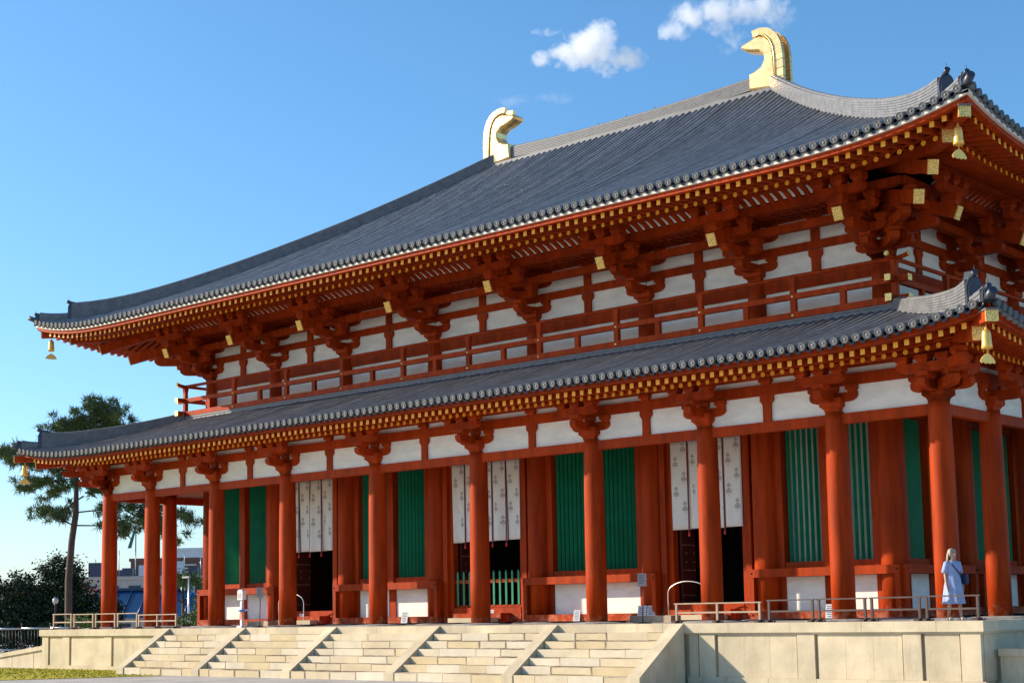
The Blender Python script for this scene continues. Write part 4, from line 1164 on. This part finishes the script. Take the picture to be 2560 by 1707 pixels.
    for s in (-1, 1):
        st = .09 if s < 0 else -.10
        b = MB(); b.tube([(s*.11,st+.06,.035),(s*.112,st,.04),(s*.118,st-.09,.035),(s*.122,st-.175,.025)], [.030,.042,.045,.026], 10); b.build('shoe', shoe, P)
person()

# ------------------------------------------------------------------ trees
def bark(): return mat('pine_bark', (.10,.065,.05), rough=.9, var=.35, scale=3, bump=.8, bscale=10)
BARK = bark()
def foliage_mat(name, c1, c2):
    m = mat(name, c1, rough=.6, col2=c2, scale=.9, spec=.3); b = m.node_tree.nodes['Principled BSDF']
    return m
PINE = foliage_mat('pine_needles', (.14,.185,.045), (.035,.075,.032))
DARKL = foliage_mat('dark_evergreen_leaves', (.030,.055,.020), (.012,.028,.014))
LIGHTL = foliage_mat('bright_garden_leaves', (.13,.19,.03), (.045,.09,.025))
def pine():
    base = Vector((-39.7,11.7,-1.62)); P = empty('pine_tree', None, T(base)); tag(P, 'tall leaning pine tree behind the left end of the hall', 'tree')
    W = lambda x, z, dy=0: Vector((x,0,z))
    # image-plane directions at the tree: right vector of the view and depth
    rt = Vector((.748,.664,0)); dp = Vector((-.664,.748,0))
    def L(s, z, d=0):
        s -= .06*max(0.0, z-1)
        return rt*s+dp*d+Vector((0,0,z))
    r = random.Random(8); tr = MB()
    trunk = [L(0,0),L(.0,2),L(.12,4.5),L(.42,7),L(.72,8.6),L(.80,9.8),L(.9,11.0)]
    tr.tube(trunk, [.36,.32,.30,.27,.24,.17,.15], 12)
    forkA = [L(.85,10.6),L(.72,11.4),L(.85,12.4),L(.9,13.6)]; forkB = [L(.9,11.0),L(1.3,11.8),L(1.9,12.8),L(2.0,14.2),L(2.1,15.0)]
    # scaled so that the fork sits where the roof crosses it
    k = .905
    def S(pts): return [Vector((p.x,p.y,p.z*k)) for p in pts]
    tr = MB(); tr.tube(S(trunk), [.23,.21,.195,.18,.165,.13,.11], 12); tr.tube(S(forkA), [.13,.11,.09,.05], 8); tr.tube(S(forkB), [.15,.13,.10,.06,.03], 8)
    tr.build('trunk', BARK, P)
    br = MB(); tufts = []
    def branch(p0, p1, n, r0, spread, sag=.0, up=.35):
        p0, p1 = Vector(p0), Vector(p1); mid = (p0+p1)/2+Vector((0,0,sag))
        pts = [p0, p0.lerp(mid,.6), mid.lerp(p1,.5), p1]; br.tube(pts, [r0,r0*.8,r0*.55,r0*.25], 6)
        for i in range(n):
            t = .30+.70*(i+r.random())/n; c = p0.lerp(mid,t*2) if t < .5 else mid.lerp(p1,(t-.5)*2)
            off = Vector((r.gauss(0,spread),r.gauss(0,spread),r.gauss(0,spread*.55)+.1)); q = c+off
            if r.random() < .6: br.tube([c, c.lerp(q,.6), q], [.022,.015,.008], 4)
            tufts.append((q, r.uniform(.30,.52)))
    z0 = 1.62
    A = L(.9*1,13.6*k); Bt = L(2.1,15.0*k)
    crown = [((1.0,11.3),(-1.3,11.7),20),((.95,12.2),(-.6,12.9),18),((.9,13.2),(.1,14.0),14),((1.95,13.2),(.9,14.5),16),((2.05,14.0),(2.3,15.6),14),((1.95,13.0),(3.4,14.2),18),((1.9,12.7),(4.3,13.2),22),((1.6,12.0),(4.9,12.5),22),((2.0,14.2),(3.2,14.9),12),((.95,12.4),(1.6,13.6),14),
             ((1.1,11.2),(-3.6,12.4),22),((-1.2,11.6),(-2.5,12.3),10),((1.2,11.6),(2.6,12.6),14)]
    for (s0,zz0),(s1,zz1),n in crown:
        for d in (-.6, .6): branch(L(s0,zz0*k), L(s1,zz1*k,d+r.gauss(0,.5)), n, .06, .42)
    low = [((1.0,10.9),(-2.4,9.9),26),((1.0,10.7),(-1.0,9.6),16),((1.15,9.7),(-.7,8.3),6),((.5,7.9),(-1.2,8.7),22),((1.3,10.3),(3.0,10.5),20),((1.25,9.9),(3.2,9.7),18),((.7,8.7),(5.4,8.9),22),((.6,7.9),(5.2,7.5),20),((3.4,8.8),(5.3,7.4),22),((4.2,8.8),(6.2,6.9),20),((1.3,10.2),(4.4,9.4),12),((5.0,8.6),(7.6,7.9),16),((3.0,7.8),(3.2,7.0),8)]
    for (s0,zz0),(s1,zz1),n in low: branch(L(s0,zz0*k), L(s1,zz1*k,r.gauss(0,.6)), n, .05, .34, .12)
    br.build('branches', BARK, P)
    nb = MB()
    for c, R_ in tufts:
        for q in range(66):
            u = Vector((r.gauss(0,1),r.gauss(0,1),r.gauss(.35,1))).normalized(); o = u.orthogonal().normalized()*r.choice((-1,1))
            w = .023; st = c+u*R_*.12+Vector((r.gauss(0,.10),r.gauss(0,.10),r.gauss(0,.07))); en = st+u*R_*r.uniform(.55,1.0)
            nb.add([st-o*w, st+o*w, en], [(0,1,2)])
    nb.build('crown', PINE, P)
pine()
def leafy(name, label, p, blobs, n, size, m, seed, group=None, trunk_h=2.0, tr=.16):
    P = empty(name, None, T(p)); tag(P, label, 'tree' if 'tree' in name else 'shrub', group)
    r = random.Random(seed); b = MB(); t = MB()
    t.tube([(0,0,0),(.05,.02,trunk_h*.5),(0,.05,trunk_h)], [tr,tr*.8,tr*.5], 8)
    for (x,y,z,rx,ry,rz) in blobs: t.tube([(0,.05,trunk_h*.7),(x*.6,y*.6,(z+trunk_h*.7)*.5),(x,y,z)], [tr*.45,tr*.3,tr*.1], 5)
    t.build('trunk', BARK, P)
    tot = sum(q[3]*q[5] for q in blobs)
    for (x,y,z,rx,ry,rz) in blobs:
        cnt = int(n*rx*rz/tot); cl = max(4, cnt//26)
        for c in range(cl):
            u = Vector((r.gauss(0,1),r.gauss(0,1),r.gauss(0,1))).normalized()*(r.random()**.33)
            cc = Vector((x+u.x*rx, y+u.y*ry, z+u.z*rz)); cr = size*r.uniform(1.4,3.0)
            for k in range(26):
                q = cc+Vector((r.gauss(0,cr*.5),r.gauss(0,cr*.5),r.gauss(0,cr*.4)))
                a = Vector((r.gauss(0,1),r.gauss(0,1),r.gauss(0,.7))).normalized(); o = a.orthogonal().normalized(); s_ = size*r.uniform(.6,1.2)
                b.add([q-a*s_*.5, q+o*s_*.28, q+a*s_*.5, q-o*s_*.28], [(0,1,2,3)])
    b.build('crown', m, P); return P
RT = Vector((.748,.664,0)); DP = Vector((-.664,.748,0))
def at2(s, z, d): return RT*s+DP*d+Vector((0,0,z))
leafy('evergreen_tree', 'dark round evergreen tree at the far left edge', (-46.6,12.2,-1.62), [(0,0,1.6,1.9,1.7,1.6),(-1.3,-.7,2.9,1.6,1.5,1.3),(.9,.6,3.2,1.5,1.5,1.2),(-.2,.2,3.9,1.3,1.2,.9),(-2.2,-1.6,2.0,1.6,1.6,1.6),(1.5,1.2,1.8,1.4,1.4,1.5)], 20000, .20, DARKL, 3, 'dark trees left of the hall', 2.2)
leafy('evergreen_tree', 'tall pointed dark evergreen tree left of the pine trunk', (-44.4,13.9,-1.62), [(0,0,1.4,1.8,1.7,1.6),(.1,.1,3.2,1.35,1.3,1.5),(-.3,-.2,4.6,.7,.7,1.3),(.5,.5,4.4,.65,.65,1.3),(1.2,1.0,2.6,1.0,1.0,1.5),(-1.0,-.8,2.2,1.0,1.0,1.4)], 20000, .19, DARKL, 5, 'dark trees left of the hall', 2.5)
leafy('evergreen_tree', 'low dark evergreen tree behind the pine trunk', (-41.6,14.6,-1.62), [(0,0,1.2,1.3,1.2,1.3),(.6,.5,2.2,.8,.8,.9)], 9000, .18, DARKL, 9, 'dark trees left of the hall', 1.5)
leafy('garden_pine_tree', 'clipped bright green garden pine between the left columns', (-41.5,20.6,-1.62), [(0,0,4.3,1.0,1.0,.45),(.5,.45,4.0,.9,.9,.4),(-.7,-.6,3.7,.5,.5,.3),(.9,.8,2.6,.5,.5,.8)], 4500, .13, LIGHTL, 12, None, 3.9, .12)
leafy('garden_shrub', 'large green shrub between the left columns', (-30.6,13.1,-1.62), [(0,0,1.4,1.0,1.0,.7),(.6,.5,2.3,.55,.5,.8),(.2,.1,1.0,1.3,1.2,.6)], 5000, .14, LIGHTL, 15, 'shrubs left of the hall', .9, .08)
leafy('garden_shrub', 'small green shrub behind the left corner column', (-36.9,10.6,-1.62), [(0,0,1.5,.9,.9,.6),(.7,.6,1.2,.8,.8,.5)], 2600, .14, LIGHTL, 17, 'shrubs left of the hall', .8, .07)

# ------------------------------------------------------------------ lamps, fence, poles, town behind
def lamp(p, h, label):
    L = empty('garden_lamp', None, T(p)); tag(L, label, 'lamp', 'globe lamps beyond the hall')
    b = MB(); b.lathe([(.12,0),(.11,.15),(.05,.2),(.045,h-.1),(.08,h)], 10); b.build('post', BLACKM, L)
    b = MB(); b.lathe([(.05,h),(.12,h+.04),(.155,h+.15),(.12,h+.27),(.04,h+.31)], 14); b.build('globe', mat('opal_glass',(.5,.52,.52),.2), L)
    b = MB(); b.lathe([(.08,h+.311),(.06,h+.34),(.02,h+.40)], 10); b.build('cap', BLACKM, L)
lamp((-33.9,7.2,-1.62), 2.75, 'globe lamp on a thin post left of the pine trunk')
lamp((-46.5,24.3,-1.62), 3.6, 'white globe lamp seen between the left columns')
def fence():
    F = empty('metal_fence', None, T((-30.5,.4,-1.62))); tag(F, 'dark metal railing on the far left beyond the ramp wall', 'fence')
    d = Vector((.60,.80,0)).normalized()*1.0; d = Vector((.748,.664,0)); n = 7; st = 1.32
    for i in range(-4, 4):
        p = d*(i*st)+Vector((0,0,0)); b = MB(); b.cyl(p, p+Vector((0,0,1.72)), .035, None, 8); b.lathe([(.01,0),(.05,.03),(.05,.08),(.01,.11)], 8, (p.x,p.y,1.72)); b.build('post', BLACKM, F)
        for z, rr in ((1.58,.045),(.62,.03)):
            q = MB(); q.cyl(p+Vector((0,0,z)), p+d*st+Vector((0,0,z)), rr, None, 8); q.build('rail', STEEL, F)
        for k in range(1, 9):
            q = p+d*(st*k/9); c = MB(); c.cyl(q+Vector((0,0,.62)), q+Vector((0,0,1.56)), .012, None, 5); c.build('bar', BLACKM, F)
fence()
def retaining():
    # low side ramp balustrade behind the left columns
    B = empty('ramp_balustrade', None, T((-21.5,8.0,-1.62))); tag(B, 'low pale ramp balustrade behind the left columns', 'wall')
    b = MB(); b.prism([(0,1.15),(3.2,1.62),(3.2,1.80),(0,1.33)], -.2, .2, 'y'); b.build('coping_stone', STONE, B, RZ(.70))
    for k in range(9): q = MB(); q.box(.2+.33*k,.36+.33*k,-.08,.08,0,1.18+.0485*k); q.build('baluster', STONE, B, RZ(.70))
retaining()
def far_building(name, p, w, d, h, wallm, label, rot, storeys, cols, roofm=None, roof_h=0, over=.4, winm=None, parts=None):
    B = empty(name, None, T(p) @ RZ(rot)); tag(B, label, 'building')
    b = MB(); b.box(-w/2, w/2, 0, d, 0, h); b.build('wall', wallm, B)
    gm = winm or mat('dark_window_glass', (.03,.04,.06), .15)
    for i in range(storeys):
        for j in range(cols):
            x = -w/2+w*(j+.5)/cols; z = h*(i+.5)/storeys; ww, hh = w/cols*.28, h/storeys*.30
            f = MB(); f.box(x-ww-.06, x+ww+.06, -.06, .0, z-hh-.06, z+hh+.06); fo = f.build('window', wallm, B)
            g = MB(); g.box(x-ww, x+ww, -.075, -.061, z-hh, z+hh); g.build('pane', gm, fo)
    if roofm:
        r = MB(); o = over; hw = w/2+o
        v = [(-hw,-o,h),(hw,-o,h),(hw,d+o,h),(-hw,d+o,h),(-hw+d*.45,d/2,h+roof_h),(hw-d*.45,d/2,h+roof_h)]
        r.add(v, [(0,1,5,4),(2,3,4,5),(1,2,5),(3,0,4),(3,2,1,0)]); ro = r.build('roof', roofm, B)
        for k in range(int(w/1.2)):
            x = -hw+.6+1.2*k; top = min(1, (x+hw)/(d*.45+.01), (hw-x)/(d*.45+.01)); q = MB()
            q.cyl((x,-o,h+.04),(x,-o+(d/2+o)*top,h+.04+roof_h*top),.06,None,5); q.build('roof_rib', roofm, ro)
        q = MB(); q.box(-hw+d*.45, hw-d*.45, d/2-.15, d/2+.15, h+roof_h, h+roof_h+.22); q.build('roof_ridge', roofm, ro)
    else:
        q = MB(); q.box(-w/2-.15, w/2+.15, -.15, d+.15, h+.001, h+.35); q.build('parapet', wallm, B)
    return B
BLUET = mat('blue_glazed_tile', (.006,.042,.12), rough=.35, var=.3, scale=1)
CREAM = mat('cream_render', (.55,.50,.42), .8, var=.1); BROWN = mat('red_brown_panel', (.16,.075,.055), .7, var=.2); GREYC = mat('grey_concrete', (.38,.39,.40), .8, var=.15); DKGREY = mat('dark_blue_grey_cladding', (.06,.075,.12), .6, var=.2); PALE = mat('pale_tower_cladding', (.66,.68,.68), .6, var=.08)
ROT = .7265
def town():
    far_building('tiled_house', (-66.2,34.6,-1.62), 11.5, 7.5, 1.9, mat('white_house_wall',(.62,.62,.60),.8), 'long low house with a dark blue tiled roof behind the left columns', ROT+.05, 1, 4, BLUET, 2.2, .9)
    far_building('tiled_house', (-74.5,28.6,-1.62), 7.5, 6, 2.2, mat('white_house_wall2',(.66,.65,.62),.8), 'small white house with a blue roof beside the pine trunk', ROT-.25, 1, 3, BLUET, 1.5, .6)
    far_building('red_roofed_house', (-90,38.5,-1.62), 16, 8, 4.3, CREAM, 'pale house with a thin red roof edge beyond the pine trunk', ROT, 1, 5, mat('red_roof',(.30,.07,.05),.7), .5, .4)
    c = far_building('apartment_block', (-91,52.5,-1.62), 13, 9, 5.6, CREAM, 'cream apartment block with rooftop boxes behind the blue roof', ROT, 2, 6)
    r = random.Random(2)
    for k in range(7):
        x = -5+1.6*k; q = MB(); s_ = r.uniform(.3,.6); q.box(x-s_,x+s_,-.2,.6,5.96,5.96+r.uniform(.5,1.4)); q.build('rooftop_box', PALE if k % 2 else DKGREY, c)
        q = MB(); q.cyl((x+.7,.2,5.9),(x+.7,.2,7.6+r.uniform(0,1.2)),.04,None,5); q.build('vent_pipe', STEEL, c)
    b = far_building('brick_block', (-107.2,66.2,-1.62), 7.5, 8, 8.1, BROWN, 'brown block with louvred front between the left columns', ROT, 3, 3)
    for k in range(14): q = MB(); q.box(.2,3.6,-.16,-.10,2.6+.38*k,2.78+.38*k); q.build('louvre', CREAM, b)
    q = MB(); q.box(-5.6,-3.76,-.3,4,0,7.2); q.build('stair_tower', DKGREY, b)
    q = MB(); q.cyl((-3.2,0,8.45),(-3.2,0,11.5),.06,None,6); q.build('mast', BLACKM, b)
    q = MB(); q.prism([(-4.1,9.6),(-3.7,9.6),(-3.05,12.2),(-3.25,12.2)], -.06, .06, 'y'); q.build('antenna_panel', mat('green_antenna',(.03,.12,.11),.5), b)
    g = far_building('grey_block', (-112,59.5,-1.62), 8, 6, 6.0, mat('mauve_grey_wall',(.20,.19,.24),.8), 'mauve grey block left of the brown block', ROT, 2, 4)
    for x in (-1.2, .6): q = MB(); q.cyl((x,1,6.3),(x,1,8.4),.05,None,5); q.build('mast', STEEL, g)
    t = far_building('white_tower', (-120,80.5,-1.62), 7.4, 8, 10.0, PALE, 'white tower block with dark vertical windows between the left columns', ROT, 1, 2)
    far_building('dark_block', (-119,88.0,-1.62), 9, 8, 10.3, DKGREY, 'dark blue grey block right of the white tower', ROT, 4, 4)
    w = far_building('concrete_deck', (-98,66.5,-1.62), 12, 5, 4.6, GREYC, 'grey concrete deck building below the white tower', ROT, 2, 5)
    for k in range(16): q = MB(); q.box(-5.8+.75*k,-5.74+.75*k,-.12,-.06,4.96,5.9); q.build('railing_bar', BLACKM, w)
    q = MB(); q.box(-6,6,-.13,-.05,5.9,6.0); q.build('railing_top', BLACKM, w)
    pole = empty('utility_pole', None, T((-34.6,15.95,-1.62))); tag(pole, 'thin grey utility pole with a lamp head between the left columns', 'pole')
    q = MB(); q.cyl((0,0,0),(.05,0,4.1),.06,.05,8); q.build('shaft', STEEL, pole); q = MB(); q.box(-.5,.1,-.07,.07,4.1,4.2); q.build('lamp_head', GREYC, pole)
    m = empty('radio_mast', None, T((-121,92,-1.62))); tag(m, 'thin radio mast rising beside the far left window', 'mast')
    q = MB(); q.cyl((0,0,0),(0,0,19),.16,.06,6); q.build('shaft', GREYC, m)
town()

# ------------------------------------------------------------------ clouds: noise-filled volumes far behind the hall
def cloud(name, label, centre, size, blobs, dens, seed, thr=.0):
    me = bpy.data.meshes.new(name)
    b = MB(); b.box(-1,1,-1,1,-1,1); me = b.mesh(name, [])
    m = bpy.data.materials.new(name+'_vapour'); m.use_nodes = True; nt = m.node_tree; nt.nodes.clear()
    out = N(nt,'ShaderNodeOutputMaterial'); pv = N(nt,'ShaderNodeVolumePrincipled')
    pv.inputs['Color'].default_value = (1,1,1,1); pv.inputs['Anisotropy'].default_value = 0.115
    tc = N(nt,'ShaderNodeTexCoord')
    no = N(nt,'ShaderNodeTexNoise'); no.inputs['Scale'].default_value = 2.8; no.inputs['Detail'].default_value = 8; no.inputs['Roughness'].default_value = .70
    mp = N(nt,'ShaderNodeMapping'); mp.inputs['Location'].default_value = (seed*3.7, seed*1.3, seed*.7); mp.inputs['Scale'].default_value = (size[0]/40, size[1]/40, size[2]/40)
    nt.links.new(tc.outputs['Object'], mp.inputs[0]); nt.links.new(mp.outputs[0], no.inputs['Vector'])
    acc = None
    for (x,y,z,rx,ry,rz,wt) in blobs:
        q = N(nt,'ShaderNodeMapping'); q.vector_type = 'TEXTURE'; q.inputs['Location'].default_value = (x,y,z); q.inputs['Scale'].default_value = (rx,ry,rz)
        nt.links.new(tc.outputs['Object'], q.inputs[0])
        ln = N(nt,'ShaderNodeVectorMath', operation='LENGTH'); nt.links.new(q.outputs[0], ln.inputs[0])
        mr = N(nt,'ShaderNodeMapRange'); mr.inputs['From Min'].default_value = 1.0; mr.inputs['From Max'].default_value = 0.0; mr.inputs['To Min'].default_value = 0; mr.inputs['To Max'].default_value = wt
        nt.links.new(ln.outputs['Value'], mr.inputs['Value'])
        if acc is None: acc = mr.outputs[0]
        else:
            ad = N(nt,'ShaderNodeMath', operation='MAXIMUM'); nt.links.new(acc, ad.inputs[0]); nt.links.new(mr.outputs[0], ad.inputs[1]); acc = ad.outputs[0]
    ns = N(nt,'ShaderNodeMapRange'); ns.inputs['From Min'].default_value = .30; ns.inputs['From Max'].default_value = .70; ns.inputs['To Min'].default_value = -.80; ns.inputs['To Max'].default_value = .46
    ns.clamp = False; nt.links.new(no.outputs['Fac'], ns.inputs['Value'])
    sm = N(nt,'ShaderNodeMath', operation='ADD'); nt.links.new(acc, sm.inputs[0]); nt.links.new(ns.outputs[0], sm.inputs[1])
    gate = N(nt,'ShaderNodeMath', operation='GREATER_THAN'); gate.inputs[1].default_value = .001; nt.links.new(acc, gate.inputs[0])
    cl = N(nt,'ShaderNodeMapRange'); cl.inputs['From Min'].default_value = thr; cl.inputs['From Max'].default_value = thr+.62; cl.inputs['To Max'].default_value = dens
    nt.links.new(sm.outputs[0], cl.inputs['Value'])
    mu = N(nt,'ShaderNodeMath', operation='MULTIPLY'); nt.links.new(cl.outputs[0], mu.inputs[0]); nt.links.new(gate.outputs[0], mu.inputs[1])
    nt.links.new(mu.outputs[0], pv.inputs['Density']); nt.links.new(pv.outputs[0], out.inputs['Volume'])
    me.materials.append(m)
    yaw = math.atan2(centre.y-(-35.9), centre.x-35.8)-PI/2
    o = obj(name, me, None, T(centre) @ RZ(yaw) @ Matrix.Diagonal((*size,1)))
    tag(o, label, 'cloud', 'small white clouds', 'thing'); return o
CAM = Vector((35.77,-35.95,.41))
def cdir(x, y, z, D=1500): return CAM+Vector((x,y,z)).normalized()*D
cloud('cloud', 'bright white puffy cloud between the two gilt ornaments', cdir(-.5819,.734,.350), (62,30,34),
      [(.0,0,.0,.52,.8,.66,1.15),(.20,0,.42,.30,.6,.5,1.05),(-.30,0,-.1,.34,.6,.48,.95),(.55,0,-.30,.38,.6,.38,.9),(-.72,0,-.25,.2,.4,.28,.62),(.25,0,-.5,.5,.6,.3,.5),(-.6,0,.55,.3,.3,.12,.28)], .085, 1)
cloud('cloud', 'wispy arching cloud behind the right gilt ornament', cdir(-.5082,.7822,.3603), (66,28,34),
      [(-.52,0,.30,.42,.7,.42,1.15),(-.15,0,.42,.42,.7,.44,1.2),(.20,0,.35,.46,.7,.42,1.15),(.50,0,.36,.42,.7,.46,1.1),(-.76,0,-.08,.30,.5,.34,.95),(.75,0,.02,.25,.5,.5,.75),(.15,0,-.45,.24,.4,.34,.60),(-.12,0,.0,.24,.4,.40,.80),(-.02,0,-.78,.2,.3,.24,.5)], .055, 4)
cloud('cloud', 'faint thin wisp of cloud above the left gilt ornament', cdir(-.6165,.719,.3208), (52,18,16),
      [(-.3,0,.0,.5,.8,.4,.62),(.35,0,.15,.5,.8,.4,.66),(-.7,0,.2,.3,.6,.3,.5)], .012, 9)
cloud('cloud', 'low pale cloud near the horizon behind the dark trees', cdir(-.917,.395,.062), (70,18,18),
      [(-.4,0,-.1,.5,.8,.6,.8),(.3,0,.1,.5,.8,.5,.75),(.0,0,-.3,.9,.8,.4,.6)], .02, 6)
